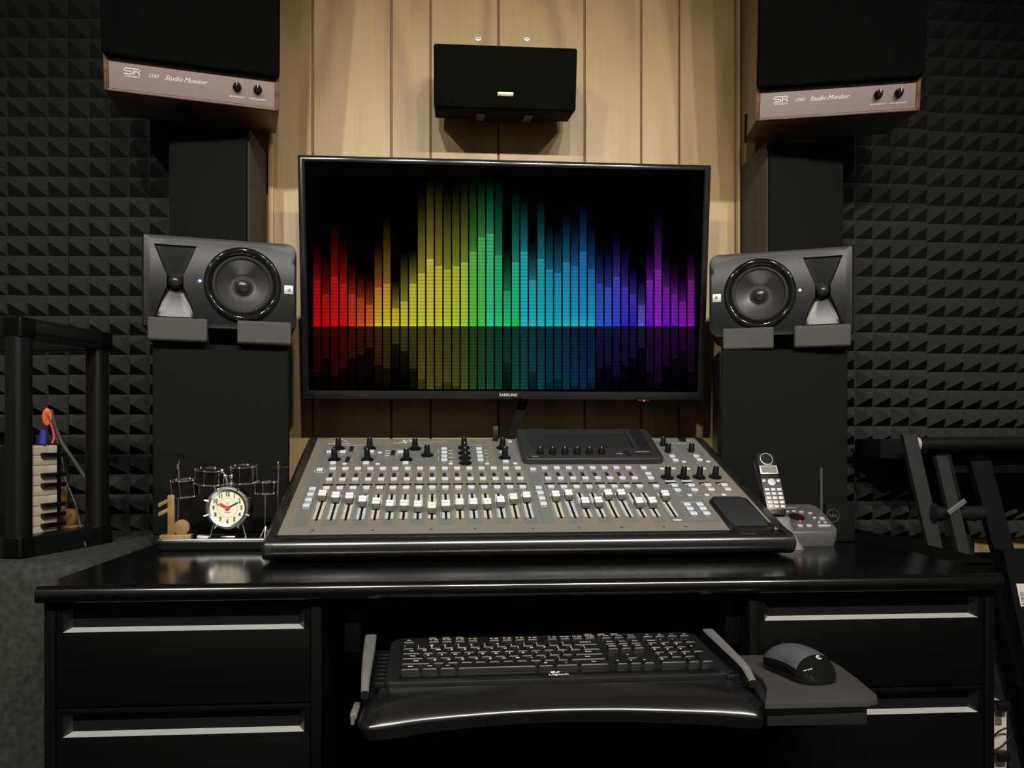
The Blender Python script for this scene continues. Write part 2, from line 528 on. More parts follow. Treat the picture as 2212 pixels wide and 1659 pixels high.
# ------------------------------------------------------------------ the two big wooden monitors, toed in and tipped down
def big_monitor(label, loc, toe, hinge):
    W, D, H = 0.352, 0.250, 0.63
    t = thing('studio_monitor', label, 'loudspeaker', loc, (rad(9.2), 0, toe), 'big wooden studio monitors')
    b = MB()
    b.box2((-W / 2, 0.004, 0), (W / 2, D, H), 0, 0.002)
    for x in (-1, 1):
        b.box2((x * W / 2, -0.003, 0.0), (x * (W / 2 - 0.0095), 0.01, H), 0, 0.0015)
    b.box2((-W / 2, -0.003, 0), (W / 2, 0.01, 0.006), 0, 0.0015)
    b.build('cabinet', 'walnut', t)
    MB().box2((-W / 2 + 0.0098, -0.0015, 0.0063), (W / 2 - 0.0098, 0.004, 0.064), 0, 0).build('control_plate', 'plate', t)
    g = MB()
    g.box2((-W / 2 - 0.0005, -0.024, 0.0665), (W / 2 + 0.0005, -0.0035, H), 0, 0.009, 3)
    g.build('grille', 'cloth', t)
    # printing on the plate
    p = MB()
    y = -0.0021
    x0 = -W / 2 + 0.0098
    L = W - 0.0196
    cx = x0 + L * 0.135
    s = 0.0008   # the double-line SR monogram
    def seg(ax, az, bx, bz, w=0.0022):
        dx, dz = bx - ax, bz - az
        l = math.hypot(dx, dz)
        p.box(((ax + bx) / 2, y, (az + bz) / 2), (l + w, 0.0004, w), 0, 0, (0, -math.atan2(dz, dx), 0))
    zt, zm, zb = 0.0495, 0.0440, 0.0385
    l, c, r = cx - 0.015, cx + 0.001, cx + 0.0145
    for a in ((l + 0.002, zt, r - 0.003, zt), (l, zt - 0.002, l, zm + 0.0015), (l + 0.002, zm, c - 0.003, zm), (c - 0.001, zm - 0.0015, c - 0.001, zb + 0.0015),
              (l, zb, c - 0.003, zb), (c + 0.0025, zm, r - 0.003, zm), (c + 0.0025, zm, c + 0.0025, zb), (r, zt - 0.002, r, zm + 0.002), (r - 0.0035, zm, r, zb), (c + 0.0025, zt - 0.0005, c + 0.0025, zm + 0.002)):
        seg(*a, w=0.0019)
    p.text('SOUND RESEARCH', 0.0051, front_T(cx, y, 0.0338), 0, bold=0.012, sx=0.66)
    p.build('monogram', 'white', t, smooth=0)
    p = MB()
    p.text('1243', 0.0108, front_T(x0 + L * 0.257, y, 0.0402), 0, shear=0.42, sx=0.95)
    p.text('Studio', 0.0145, front_T(x0 + L * 0.375, y, 0.0405), 0, shear=0.5, sx=0.95)
    p.text('Monitor', 0.0145, front_T(x0 + L * 0.505, y, 0.0405), 0, shear=0.5, sx=0.95)
    p.build('model_lettering', 'white', t, smooth=0)
    for fx in (0.763, 0.892):
        p = MB()
        kx, kz = x0 + L * fx, 0.040
        for k in range(11):
            a = rad(-140 + 28 * k)
            p.sphere((kx + math.sin(a) * 0.0152, y, kz + math.cos(a) * 0.0152), 0.0006, 4)
        p.text('MID FREQUENCY' if fx < 0.8 else 'HIGH FREQUENCY', 0.0042, front_T(kx, y, 0.0195), 0, bold=0.01)
        p.build('dial_marking', 'white', t, smooth=0)
    for fx in (0.763, 0.892):
        kx = x0 + L * fx
        k = MB()
        k.lathe([(0.0092, 0), (0.0092, 0.004), (0.0078, 0.006), (0.0066, 0.018), (0.0058, 0.020), (0.0001, 0.020)], front_T(kx, -0.0015, 0.040), 24, 0, True, True)
        k.box((kx, -0.0205, 0.040), (0.0036, 0.006, 0.017), 0, 0.0012)
        ko = k.build('control_knob', 'gloss', t)
        MB().box((kx, -0.0238, 0.0435), (0.0012, 0.0006, 0.0090), 0, 0).build('pointer', 'white', ko)
    # wall arm behind
    wb = MB()
    wb.box2((-0.05, D - 0.01, 0.30), (0.05, D + 0.035, 0.40), 0, 0.004)
    wb.build('bracket', 'black', t)
    if hinge:
        h = MB()
        h.box2((-W / 2 - 0.004, 0.17, -0.012), (-W / 2, 0.185, 0.055), 0, 0.001)
        h.build('strap', 'black_matt', t)
    return t
big_monitor('big walnut monitor tipped down above the left fabric column', (-0.5602, 1.7709, 1.685), rad(13.8), False)
big_monitor('big walnut monitor tipped down above the right fabric column', (0.8617, 1.7478, 1.685), rad(-13.8), True)

# ------------------------------------------------------------------ centre speaker on the panelling
t = thing('centre_speaker', 'small wide black speaker with gold badge on the wood panelling', 'loudspeaker', (0.1224, 1.907, 1.818), (rad(10.7), 0, 0))
MB().box2((-0.170, 0.004, -0.070), (0.170, 0.125, 0.070), 0, 0.003).build('cabinet', 'black_matt', t)
MB().box2((-0.1705, -0.010, -0.0705), (0.1705, 0.005, 0.0705), 0, 0.005, 3).build('grille', 'cloth', t)
bo = MB().box((0.0, -0.0112, -0.038), (0.038, 0.003, 0.0095), 0, 0.001).build('badge', 'gold', t)
MB().text('KENWOOD', 0.0078, front_T(0, -0.0129, -0.038), 0, bold=0.02, sx=0.86).build('lettering', 'dark_print', bo, smooth=0)
for x in (-0.057, 0.062):
    MB().box2((x - 0.010, 0.045, -0.0735), (x + 0.010, 0.125, -0.0700), 0, 0.001).build('bracket', 'rail_grey', t)
MB().box2((-0.05, 0.12, -0.03), (0.05, 0.165, 0.03), 0, 0.002).build('wall_mount', 'black', t)
for x, n in ((0.0628, 'left'), (0.1906, 'right')):
    z = 2.0046 if n == 'left' else 2.0088
    s = thing('screw_eye', f'small metal screw and washer on the panelling above the centre speaker, {n} one', 'screw', (x, WALL_Y, z), group='screws above the centre speaker')
    MB().lathe([(0.0035, 0), (0.0085, 0), (0.0085, 0.0015), (0.0035, 0.0022)], front_T(0, 0, 0), 24).build('washer', 'silver', s)
    MB().lathe([(0.0045, 0.0), (0.0045, 0.003), (0.0030, 0.0052), (0.0001, 0.0058)], front_T(0, 0, 0), 16, 0, True, True).build('screw_head', 'chrome', s)

# ------------------------------------------------------------------ television
tv = thing('television', 'large flat television tilted on the panelling, showing rainbow equaliser bars', 'television', (0.126, 1.8925, 1.3291), (rad(6.05), 0, 0))
W, H = 0.968, 0.558
b = MB()
b.box2((-W / 2 + 0.01, 0.012, -H / 2 + 0.01), (W / 2 - 0.01, 0.035, H / 2 - 0.01), 0, 0.006)
b.box2((-0.30, 0.03, -0.20), (0.30, 0.062, 0.12), 0, 0.012)
b.build('back_shell', 'black', tv)
# bezel: a bevelled ring, glossy on its rounded top and bottom lips
def ring_xz(w, h, y, zc=0.0): return [(-w / 2, y, zc - h / 2), (w / 2, y, zc - h / 2), (w / 2, y, zc + h / 2), (-w / 2, y, zc + h / 2)]
b = MB()
iw, ih, iz = W - 0.031, H - 0.0325, 0.0020
b.rings([ring_xz(W - 0.004, H - 0.004, 0.016), ring_xz(W, H, 0.012), ring_xz(W, H, -0.002), ring_xz(W - 0.003, H - 0.003, -0.0050), ring_xz(W - 0.007, H - 0.007, -0.0062), ring_xz(W - 0.014, H - 0.014, -0.0071), ring_xz(W - 0.021, H - 0.021, -0.0073), ring_xz(iw + 0.006, ih + 0.006, -0.0071, iz), ring_xz(iw, ih, -0.004, iz), ring_xz(iw, ih, 0.004, iz)], 0, None, False, False)
b.build('bezel', 'bezel', tv, smooth=24)
MB().box2((-iw / 2 - 0.002, 0.0, iz - ih / 2 - 0.002), (iw / 2 + 0.002, 0.006, iz + ih / 2 + 0.002)).build('screen', 'screen', tv, smooth=0)
MB().text('SAMSUNG', 0.0095, front_T(0.004, -0.0073, -H / 2 + 0.0095), 0, bold=0.02).build('lettering', 'print', tv, smooth=0)
b = MB(); b.box2((0.3205, -0.004, -H / 2 - 0.006), (0.3505, 0.01, -H / 2), 0, 0.002)
so = b.build('sensor', 'black', tv)
MB().sphere((0.3355, -0.0045, -H / 2 - 0.0035), 0.0024, 8).build('standby_light', 'led_red', so)
MB().box2((-0.09, 0.060, -0.10), (0.09, 0.21, 0.04), 0, 0.004).build('wall_mount', 'black', tv)

# the picture: 45 bars of stacked segments with afterglow above and a dim mirror image below
HT = [13, 9, 14, 12, 9, 8, 6, 11, 12, 5, 7, 12, 15, 19, 17, 16, 17, 18, 21, 25, 26, 20, 10, 18, 21, 13, 19, 16, 15, 18, 17, 21, 16, 12, 11, 14, 11, 9, 6, 13, 16, 11, 9, 7, 13]
GL = [12, 12, 16, 14, 10, 8, 10, 14, 20, 9, 15, 10, 24, 25, 26, 24, 24, 24, 24, 22, 21, 24, 14, 22, 17, 12, 18, 14, 14, 15, 14, 15, 14, 12, 13, 13, 13, 10, 10, 10, 18, 10, 10, 9, 10]
TOP = [(140, 14, 14), (150, 16, 14), (160, 20, 16), (165, 24, 18), (160, 44, 22), (155, 52, 22), (165, 66, 26), (170, 100, 34), (172, 124, 34), (170, 150, 34), (170, 160, 46), (172, 166, 48),
       (176, 170, 50), (180, 168, 50), (178, 164, 44), (160, 164, 44), (156, 166, 46), (150, 172, 50), (80, 164, 60), (64, 160, 74), (46, 164, 104), (36, 154, 100), (30, 140, 96), (34, 160, 130),
       (30, 150, 158), (28, 146, 156), (24, 140, 156), (22, 124, 156), (22, 122, 160), (24, 120, 164), (22, 104, 160), (24, 92, 160), (24, 90, 158), (44, 62, 158), (48, 72, 164), (64, 56, 164),
       (60, 52, 158), (56, 44, 152), (70, 60, 156), (100, 34, 146), (106, 36, 146), (98, 30, 140), (100, 30, 134), (104, 24, 128), (96, 26, 108)]
BOT = [(206, 0, 0), (206, 0, 0), (206, 2, 0), (206, 4, 0), (206, 44, 10), (206, 84, 14), (208, 106, 14), (206, 190, 24), (206, 200, 28), (206, 184, 24), (200, 196, 26), (196, 196, 26),
       (196, 196, 26), (200, 196, 24), (196, 198, 24), (188, 200, 24), (176, 200, 28), (164, 200, 34), (80, 194, 44), (66, 194, 60), (30, 206, 160), (22, 204, 110), (24, 206, 128), (20, 200, 70),
       (18, 184, 196), (16, 190, 196), (12, 186, 196), (12, 186, 194), (12, 184, 194), (12, 182, 196), (12, 186, 204), (14, 176, 206), (16, 184, 200), (34, 96, 206), (26, 90, 206), (24, 70, 206),
       (30, 30, 196), (30, 24, 176), (96, 84, 196), (88, 14, 190), (150, 20, 200), (112, 14, 190), (96, 18, 206), (136, 12, 190), (140, 16, 176)]
# corners of the picture on the panel (local x, z), bottom-left, bottom-right, top-right, top-left
QUAD = [(-0.4585, -0.2593), (0.4592, -0.2552), (0.4421, 0.2775), (-0.4491, 0.2561)]
def on_panel(u, v):
    (x0, z0), (x1, z1), (x2, z2), (x3, z3) = QUAD
    a = (1 - u) * (1 - v); bb = u * (1 - v); c = u * v; d = (1 - u) * v
    return (a * x0 + bb * x1 + c * x2 + d * x3, -0.0006, a * z0 + bb * z1 + c * z2 + d * z3)
pv, pf, pc = [], [], []
NB = 45
TOTAL = 1189.0                    # picture height in its own pixels, base line 343 above the bottom edge
BASE, SEG = 343 / TOTAL, 18.9 / TOTAL
def quad_on(u0, u1, v0, v1, c_bot, c_top):
    n = len(pv)
    pv.extend([on_panel(u0, v0), on_panel(u1, v0), on_panel(u1, v1), on_panel(u0, v1)])
    pf.append((n, n + 1, n + 2, n + 3)); pc.extend([c_bot, c_bot, c_top, c_top])
for a_, b_ in (((0.0, 0.0), (1.0, 0.985)),):       # the unlit part of the picture
    pv.extend([tuple(Vector(on_panel(*q)) + Vector((0, 0.0003, 0))) for q in ((0, 0), (1, 0), (1, 0.955), (0, 0.955))])
    pf.append((0, 1, 2, 3)); pc.extend([(0, 0, 0)] * 4)
def mixc(a, c, k): return tuple(p + (q - p) * k for p, q in zip(a, c))
for i in range(NB):
    u0 = i * 45.1 / 2017; u1 = u0 + 37 / 2017
    h = HT[i]
    top, bot = lin(TOP[i]), lin(BOT[i])
    mid = mixc(bot, top, 0.55)
    for k in range(h):
        f0, f1 = k / max(8, h), (k + 1) / max(8, h)
        cc = lambda f: mixc(bot, mid, min(1, f * 6)) if f < 0.17 else mixc(mid, top, (f - 0.17) / 0.83)
        v0 = BASE + k * SEG
        quad_on(u0, u1, v0 + SEG * 0.12, v0 + SEG, cc(f0), cc(f1))
        quad_on(u0, u1, v0, v0 + SEG * 0.12, mixc((0, 0, 0), cc(f0), 0.25), mixc((0, 0, 0), cc(f0), 0.25))
    nb = TOP[max(0, i - 1)]
    g = lin(tuple(0.70 * p + 0.0 * q for p, q in zip(TOP[i], nb)))
    steps = 12
    gl = min(GL[i], 0.955 * (1 - BASE) / SEG - h)
    for k in range(steps):
        v0 = BASE + h * SEG + gl * SEG * k / steps; v1 = BASE + h * SEG + gl * SEG * (k + 1) / steps
        if v0 > 0.96: break
        e0, e1 = (1 - k / steps) ** 2.1, (1 - (k + 1) / steps) ** 2.1
        quad_on(u0, u1, v0, min(v1, 0.96), tuple(c * e0 for c in g), tuple(c * e1 for c in g))
    # mirror image
    dim = lin(tuple(0.33 * p for p in TOP[i])); dim2 = lin(tuple(0.42 * p for p in TOP[i])) if 11 < i < 33 else lin(tuple(0.17 * p for p in TOP[i]))
    for k in range(18):
        v1 = BASE - k * SEG; v0 = max(0, v1 - SEG)
        if v1 <= 0.004: break
        if k < h:
            q0, q1 = mixc(dim, dim2, k / 18), mixc(dim, dim2, (k + 1) / 18)
        else:
            e = max(0, 1 - (k - h) / 10) * 0.5
            q0 = q1 = tuple(c * e for c in dim2)
        quad_on(u0, u1, v0, v1 - SEG * 0.12, q1, q0)
        quad_on(u0, u1, v1 - SEG * 0.12, v1, mixc((0, 0, 0), q0, 0.3), mixc((0, 0, 0), q0, 0.3))
me = bpy.data.meshes.new('picture')
me.from_pydata(pv, [], pf)
me.materials.append(M['picture'])
at = me.color_attributes.new('pixel', 'FLOAT_COLOR', 'POINT')
for k, c in enumerate(pc): at.data[k].color = (*c, 1)
link('picture', me, tv)

# black mount strap hanging from the set to behind the mixer
st = MB()
st.rings([[(x - 0.0115, y, z), (x + 0.0115, y, z), (x + 0.0115, y + 0.004, z), (x - 0.0115, y + 0.004, z)] for x, y, z in
          ((0.176, 1.972, 1.10), (0.172, 1.970, 1.05), (0.155, 1.96, 1.0), (0.138, 1.94, 0.955), (0.125, 1.93, 0.90), (0.118, 1.89, 0.80), (0.116, 1.88, 0.7525))])
tag(st.build('cable_sleeve', 'black_matt'), 'flat black cable sleeve hanging below the television behind the mixer', 'cable')

# ================================================================== ON THE DESK
DESK = 0.751
# ------------------------------------------------------------------ cloth-fronted boxes carrying the near-field monitors
def stand_box(x, toe, label):
    W = 0.267
    t = thing('bookshelf_speaker', label, 'loudspeaker', (x, 1.676, DESK), (0, 0, toe), 'cloth-fronted boxes on the desk')
    b = MB(); b.box2((-W / 2, 0.012, 0.009), (W / 2, 0.180, 0.399), 0, 0.004)
    b.build('cabinet', 'black', t)
    MB().box2((-W / 2 + 0.0015, 0.0, 0.010), (W / 2 - 0.0015, 0.013, 0.398), 0, 0.006, 3).build('grille', 'cloth_grey', t)
    MB().box2((-W / 2 + 0.012, 0.012, 0.0003), (W / 2 - 0.012, 0.17, 0.009), 0, 0.001).build('plinth', 'black_matt', t)
    return t
stand_box(-0.4745, rad(13), 'black cloth-fronted box on the desk carrying the left near-field monitor')
stand_box(0.7095, rad(-13), 'black cloth-fronted box on the desk carrying the right near-field monitor')

def foam_pad(x, yf, W, toe, label):
    o = MB()
    # a raised rounded nose in front of the monitor, a thinner bed under it
    prof = [(0.0, 0.003), (0.0, 0.040), (0.004, 0.0455), (0.009, 0.0468), (0.0135, 0.0440), (0.0140, 0.0262), (0.19, 0.0262), (0.19, 0.0), (0.003, 0.0)]
    rs = []
    for xx, k in ((-W / 2, 0.002), (-W / 2 + 0.002, 0), (W / 2 - 0.002, 0), (W / 2, 0.002)):
        cy, cz = 0.009, 0.02
        rs.append([(xx, y + (k if y < cy else -k), z + (k if z < cz else -k)) for y, z in prof])
    o.rings(rs)
    ob = o.build('foam_pad', 'pad_foam')
    ob.location = (x, yf, 1.1504); ob.rotation_euler = (0, 0, toe)
    tag(ob, label, 'foam pad', 'foam pads under the near-field monitors')
foam_pad(-0.548, 1.6300, 0.110, rad(14), 'grey foam pad under the hourglass end of the left near-field monitor')
foam_pad(-0.388, 1.6700, 0.106, rad(14), 'grey foam pad under the woofer end of the left near-field monitor')
foam_pad(0.636, 1.6900, 0.106, rad(-21), 'grey foam pad under the woofer end of the right near-field monitor')
foam_pad(0.776, 1.6340, 0.112, rad(-21), 'grey foam pad under the hourglass end of the right near-field monitor')

# ------------------------------------------------------------------ near-field monitors lying on their sides
def nearfield(label, loc, toe, mx):
    """mx = 1: horn left, woofer right; mx = -1: mirrored"""
    W, H, D = 0.298, 0.185, 0.195
    t = thing('nearfield_monitor', label, 'loudspeaker', loc, (0, 0, toe), 'near-field monitors lying on their sides')
    FX = Matrix.Diagonal((mx, 1, 1, 1))
    def up(pts, y): return [(mx * x, y, z) for x, z in pts]
    # outlines: sharp corners at the horn end, round at the woofer end
    def outl(ix, iz, r, off=0): 
        p = rrect(W - ix, H - iz, (r, 0.004, 0.004, r), 6)
        return [(x + off, z) for x, z in p]
    o_back = outl(0, 0, 0.020)
    def bul(x, z): return 0.0075 * (z / 0.0825) ** 2          # the face curves back towards its top and bottom
    b = MB()
    b.rings([up(outl(0.012, 0.012, 0.018), D), up(outl(0.0, 0.0, 0.02), D - 0.012), up(o_back, 0.020)])
    b.build('cabinet', 'black', t)
    front = outl(0.022, 0.020, 0.030, 0.0060)      # face, set in more at the horn end
    b = MB()
    b.rings([up(o_back, 0.021), up(o_back, 0.010), up(outl(0.0045, 0.0035, 0.022, 0.002), 0.003), [(mx * x, -0.004 + bul(x, z), z) for x, z in front]], 0, None, False, False)
    # horn recess and woofer hole in the face
    cx, wx = -0.0865, 0.042
    def hw(v):   # half width of the horn outline at height v
        a = abs(v)
        return 0.0155 + (0.0395 - 0.0155) * max(0, (a - 0.012) / 0.060) ** 0.92 if a > 0.012 else 0.0155
    vs = [(-0.072 + 0.144 * i / 24) for i in range(25)]
    horn = [(cx + hw(v), v) for v in vs] + [(cx - hw(v), v) for v in reversed(vs)]
    R = 0.0755
    XT = Matrix.Translation((0, -0.004, 0)) @ FX @ FRONT
    b.holed(front, [horn, circ(R - 0.004, 40, wx, 0)], 0, XT, bul)
    b.build('baffle', 'baffle', t, smooth=30)
    # horn: walls fall from the outline into a throat behind the tweeter
    def dep(v):
        a = abs(v) / 0.072
        return 0.003 + 0.023 * (1 - a) if a < 1 else 0.003
    b = MB()
    rows = []
    for v in vs:
        h, d = hw(v), dep(v)
        e = 0.0012
        rows.append([(mx * (cx + q * h), -0.004 + bul(0, v) + d * k, v) for q, k in ((-1, 0), (-0.97, 0.45), (-0.90, 0.88), (-0.72, 1), (-0.36, 1), (0, 1), (0.36, 1), (0.72, 1), (0.90, 0.88), (0.97, 0.45), (1, 0))])
    b.rings(rows, 0, None, False, False, closed=False)
    for v in (vs[0], vs[-1]):
        h = hw(v)
        b.add([(mx * (cx - h), 0.002, v), (mx * (cx + h), 0.002, v), (mx * (cx + h), dep(v) - 0.004, v), (mx * (cx - h), dep(v) - 0.004, v)], [(0, 1, 2, 3)])
    ho = b.build('horn', 'horn', t, smooth=40)
    b = MB()
    b.lathe([(0.0150, 0), (0.0150, 0.003), (0.0138, 0.005), (0.0130, 0.004)], front_T(mx * cx, 0.014, 0), 28)
    b.sphere((mx * cx, 0.006, 0), 0.0140, 12, 0, (1, 1.05, 1))
    b.build('tweeter', 'dome', t)
    # woofer
    wT = front_T(mx * wx, -0.004, 0)
    b = MB()
    b.lathe([(R, -0.010), (R, 0.0015), (R - 0.0015, 0.0032), (R - 0.005, 0.0042), (R - 0.0095, 0.0036), (R - 0.0135, 0.0008), (R - 0.0150, -0.0045), (R - 0.0155, -0.009)], wT, 64)
    ri = b.build('trim_ring', 'gloss', t)
    s_ = MB()
    for k in range(4):
        a = rad(45 + 90 * k)
        s_.lathe([(0.0032, 0), (0.0032, 0.0006), (0.0016, 0.0008), (0.0014, 0.0001), (0.0001, 0.0001)], wT @ Matrix.Translation((math.cos(a) * (R - 0.0068), math.sin(a) * (R - 0.0068), 0.0040)), 12, 0, True, True)
    s_.build('screws', 'black', ri)
    b = MB()
    r0 = R - 0.0152
    b.lathe([(r0, -0.006), (r0 - 0.002, -0.0025), (r0 - 0.0045, -0.0012), (r0 - 0.007, -0.0030), (r0 - 0.0085, -0.008)], wT, 64)
    b.build('surround', 'surround', t)
    r1 = r0 - 0.0082
    b = MB()
    b.lathe([(r1, -0.0070), (r1 - 0.002, -0.0085), (0.0185, -0.0235)], wT, 64)
    b.build('cone', 'cone', t, smooth=60)
    b = MB()
    b.lathe([(0.0190, -0.0235), (0.0186, -0.0205), (0.0165, -0.0145), (0.0125, -0.0095), (0.0065, -0.0068), (0.0001, -0.0060)], wT, 40)
    b.build('dust_cap', 'dome', t, smooth=60)
    # power light
    lx = mx * (-0.0405)
    lo = MB().lathe([(0.0036, 0), (0.0036, 0.0006), (0.0026, 0.0012)], front_T(lx, -0.004, 0.002), 16).build('power_light', 'led_blue', t)
    MB().lathe([(0.0026, 0.0010), (0.0020, 0.0018), (0.0001, 0.0022)], front_T(lx, -0.004, 0.002), 16, 0, False, True).build('light_core', 'led_core', lo)
    # badge with sideways lettering
    bx = mx * 0.1325
    bo = MB().box((bx, -0.0050, -0.006), (0.0185, 0.003, 0.0185), 0, 0.0012).build('badge', 'silver', t)
    MB().text('JBL', 0.0088, front_T(bx + mx * 0.001, -0.0067, -0.006) @ Matrix.Rotation(rad(90 * mx), 4, 'Z'), 0, bold=0.03, sx=0.72).build('lettering', 'dark_print', bo, smooth=0)
    return t
nearfield('black near-field monitor on its side, horn at its left, left of the television', (-0.4739, 1.6667, 1.2718), rad(14.2), 1)
nearfield('black near-field monitor on its side, horn at its right, right of the television', (0.7033, 1.6810, 1.2718), rad(-21.8), -1)

# ------------------------------------------------------------------ mixing console
TILT = rad(19.374)
MIX = thing('mixing_console', 'wide grey digital mixing console with rows of white faders on the desk', 'mixer', (-0.2921, 1.3456, DESK), (0, 0, rad(1.26)))
Mp = Matrix.Translation((0, 0, 0.0454)) @ Matrix.Rotation(TILT, 4, 'X')      # panel frame: (across, up the slope, off the panel)
PW, PD = 0.8598, 0.478
def pan(s, t, n=0): return Mp @ Vector((s, t, n))
def on_panel_part(name, me, s, t, n=0, parent=MIX, rz=0):
    o = bpy.data.objects.new(name, me); COL.objects.link(o); o.parent = parent
    o.matrix_local = Mp @ Matrix.Translation((s, t, n)) @ Matrix.Rotation(rz, 4, 'Z')
    return o
# chassis under the panel, with the recess at the back corner of the screen
yb, zb = PD * math.cos(TILT), PD * math.sin(TILT) + 0.0454
b = MB()
prof = [(0.0, 0.012), (0.0, 0.0440), (yb, zb - 0.0014), (yb + 0.012, zb - 0.004), (yb + 0.012, 0.012)]
b.rings([[(x, y, z) for y, z in prof] for x in (0.0, PW)])
for x in (0.08, PW - 0.08):
    for y in (0.03, yb - 0.03):
        b.cyl((x, y, 0.0), (x, y, 0.013), 0.012, n=16)
b.build('chassis', 'black_matt', MIX)
# front arm rest: a fat rounded nose
b = MB()
nose = [(0.001, 0.0450), (-0.0015, 0.0418), (-0.006, 0.0412)] + [(-0.0185 + 0.0188 * math.cos(rad(a)), 0.0258 + 0.0188 * math.sin(rad(a))) for a in range(118, 271, 9)] + [(0.004, 0.0066)]
b.rings([[(x, y, z) for y, z in nose] for x in (-0.0045, PW + 0.0045)])
b.build('arm_rest', 'arm', MIX, smooth=60)
for sx in (0, 1):
    x0 = -0.0195 if sx == 0 else PW + 0.0005
    x1 = x0 + 0.019
    side = [(-0.0185 + 0.0196 * math.cos(rad(a)), 0.0258 + 0.0196 * math.sin(rad(a))) for a in range(118, 271, 9)] + [(yb + 0.014, 0.006), (yb + 0.016, zb - 0.006), (yb + 0.006, zb + 0.0040), (0.004, 0.0500), (-0.012, 0.0460)]
    cy, cz = 0.2, 0.09
    k = 0.965
    shr = [(cy + (y - cy) * k if y < 0.1 else y - 0.006, z - 0.005 if z > 0.03 else z) for y, z in side]
    b = MB()
    if sx == 0: b.rings([[(x0, y, z) for y, z in shr], [(x0 + 0.007, y, z) for y, z in side], [(x1, y, z) for y, z in side]])
    else: b.rings([[(x0, y, z) for y, z in side], [(x1 - 0.007, y, z) for y, z in side], [(x1, y, z) for y, z in shr]])
    b.build('side_cheek', 'satin', MIX, smooth=25)
# control panel sheet with cool grey bands under every second strip
b = MB()
b.box2((0, 0, -0.0014), (PW, PD, 0.0), 0, 0.0004, T=Mp)
S0, SP = 0.0558, 0.02483            # channel strips
B0, BP = 0.4834, 0.02500            # bus strips
FAD_S = [S0 + SP * i for i in range(16)] + [B0 + BP * i for i in range(8)] + [0.6912]
def band(s0, t0, s1, t1):
    b.add([pan(s0, t0, 0.0003), pan(s1, t0, 0.0003), pan(s1, t1, 0.0003), pan(s0, t1, 0.0003)], [(0, 1, 2, 3)], 1)
for i in range(24):
    if i % 2 == 1:
        band(FAD_S[i] - 0.0122, 0.034, FAD_S[i] + 0.0122, 0.205)
band(0.018, 0.034, 0.0425, 0.310)
band(0.446, 0.034, 0.4705, 0.290)
band(0.676, 0.034, 0.768, 0.300)
band(0.020, 0.312, 0.088, 0.432); band(0.100, 0.312, 0.160, 0.432); band(0.163, 0.312, 0.296, 0.432); band(0.304, 0.312, 0.372, 0.432); band(0.386, 0.312, 0.432, 0.470)
band(0.745, 0.312, 0.795, 0.472); band(0.800, 0.312, 0.846, 0.472)
b.build('control_panel', ['panel', 'panel_band'], MIX, smooth=0)

# printing: one thin sheet of marks
P = MB()
def mark(s, t, w, h, n=0.0007): P.add([pan(s - w / 2, t - h / 2, n), pan(s + w / 2, t - h / 2, n), pan(s + w / 2, t + h / 2, n), pan(s - w / 2, t + h / 2, n)], [(0, 1, 2, 3)], 0)
def word(txt, s, t, size, n=0.0007, **k): P.text(txt, size, Mp @ Matrix.Translation((s, t, n)), 0, **k)

def button_mesh(w, d, h):
    bm_ = MB(); bm_.box((0, 0, h / 2 + 0.0003), (w, d, h), 0, 0.0016, seg=2)
    return bm_.mesh('button', 'button')
btn = button_mesh(0.0130, 0.0118, 0.0045)
btn_small = button_mesh(0.0095, 0.0080, 0.0035)
# fader: track, light scale either side, cap with a white top and a grey skirt
def slot_mesh():
    q = MB(); q.box((0, 0, 0.0006), (0.0034, 0.112, 0.0012), 0)
    return q.mesh('fader_slot', 'black_matt', 0)
def cap_mesh():
    q = MB()
    q.rings([[(x, y, z) for x, y in rrect(w, d, 0.0015, 3)] for w, d, z in ((0.0140, 0.0235, 0.0035), (0.0138, 0.0225, 0.0060), (0.0132, 0.0125, 0.0135))], 0)
    # raised white lips front and back with a white pointer line between
    q.rings([[(x, y + 0.0046, z) for x, y in rrect(w, d, 0.0012, 3)] for w, d, z in ((0.0138, 0.0062, 0.0125), (0.0142, 0.0068, 0.0155), (0.0134, 0.0040, 0.0175))], 1)
    q.rings([[(x, y - 0.0056, z) for x, y in rrect(w, d, 0.0006, 3)] for w, d, z in ((0.0140, 0.0034, 0.0120), (0.0140, 0.0032, 0.0150), (0.0134, 0.0020, 0.0162))], 1)
    return q.mesh('fader_cap', ['fader_grey', 'fader_white'])
slot_me, cap_me = slot_mesh(), cap_mesh()
CAP_T = [146, 137, 133, 118, 108, 97.6, 98.4, 94.1, 87.2, 95.7, 101.8, 102.6, 102.7, 111, 124, 131.7, 135.1, 140.8, 104.5, 105.9, 140.5, 140.7, 102.7, 103.1, 134.6]
for i, s in enumerate(FAD_S):
    t1 = 0.1615; t0 = 0.0555
    sc = MB()
    for sg in (-1, 1):
        a, c = (0.0022, 0.0070)
        sc.add([pan(s + sg * a, t0 + 0.001, 0.0006), pan(s + sg * c, t0 + 0.001, 0.0006), pan(s + sg * c, t1, 0.0006), pan(s + sg * a, t1, 0.0006)], [(0, 1, 2, 3)], 0)
    sc.build('fader_scale', 'strip_a' if i % 2 else 'strip_b', MIX, smooth=0)
    # unity bracket and scale ticks
    for tt in (0.1385, 0.1245, 0.1105):
        mark(s, tt, 0.0156, 0.0012, 0.0009)
    for sg in (-1, 1): mark(s + sg * 0.0078, 0.1245, 0.0009, 0.0285, 0.0009)
    for k in range(9): mark(s - 0.0088, 0.060 + 0.0048 * k * (1 + 0.03 * k), 0.0026, 0.0011)
    on_panel_part('fader_slot', slot_me, s, 0.1085)
    on_panel_part('fader', cap_me, s, CAP_T[i] / 1000 - 0.0045)
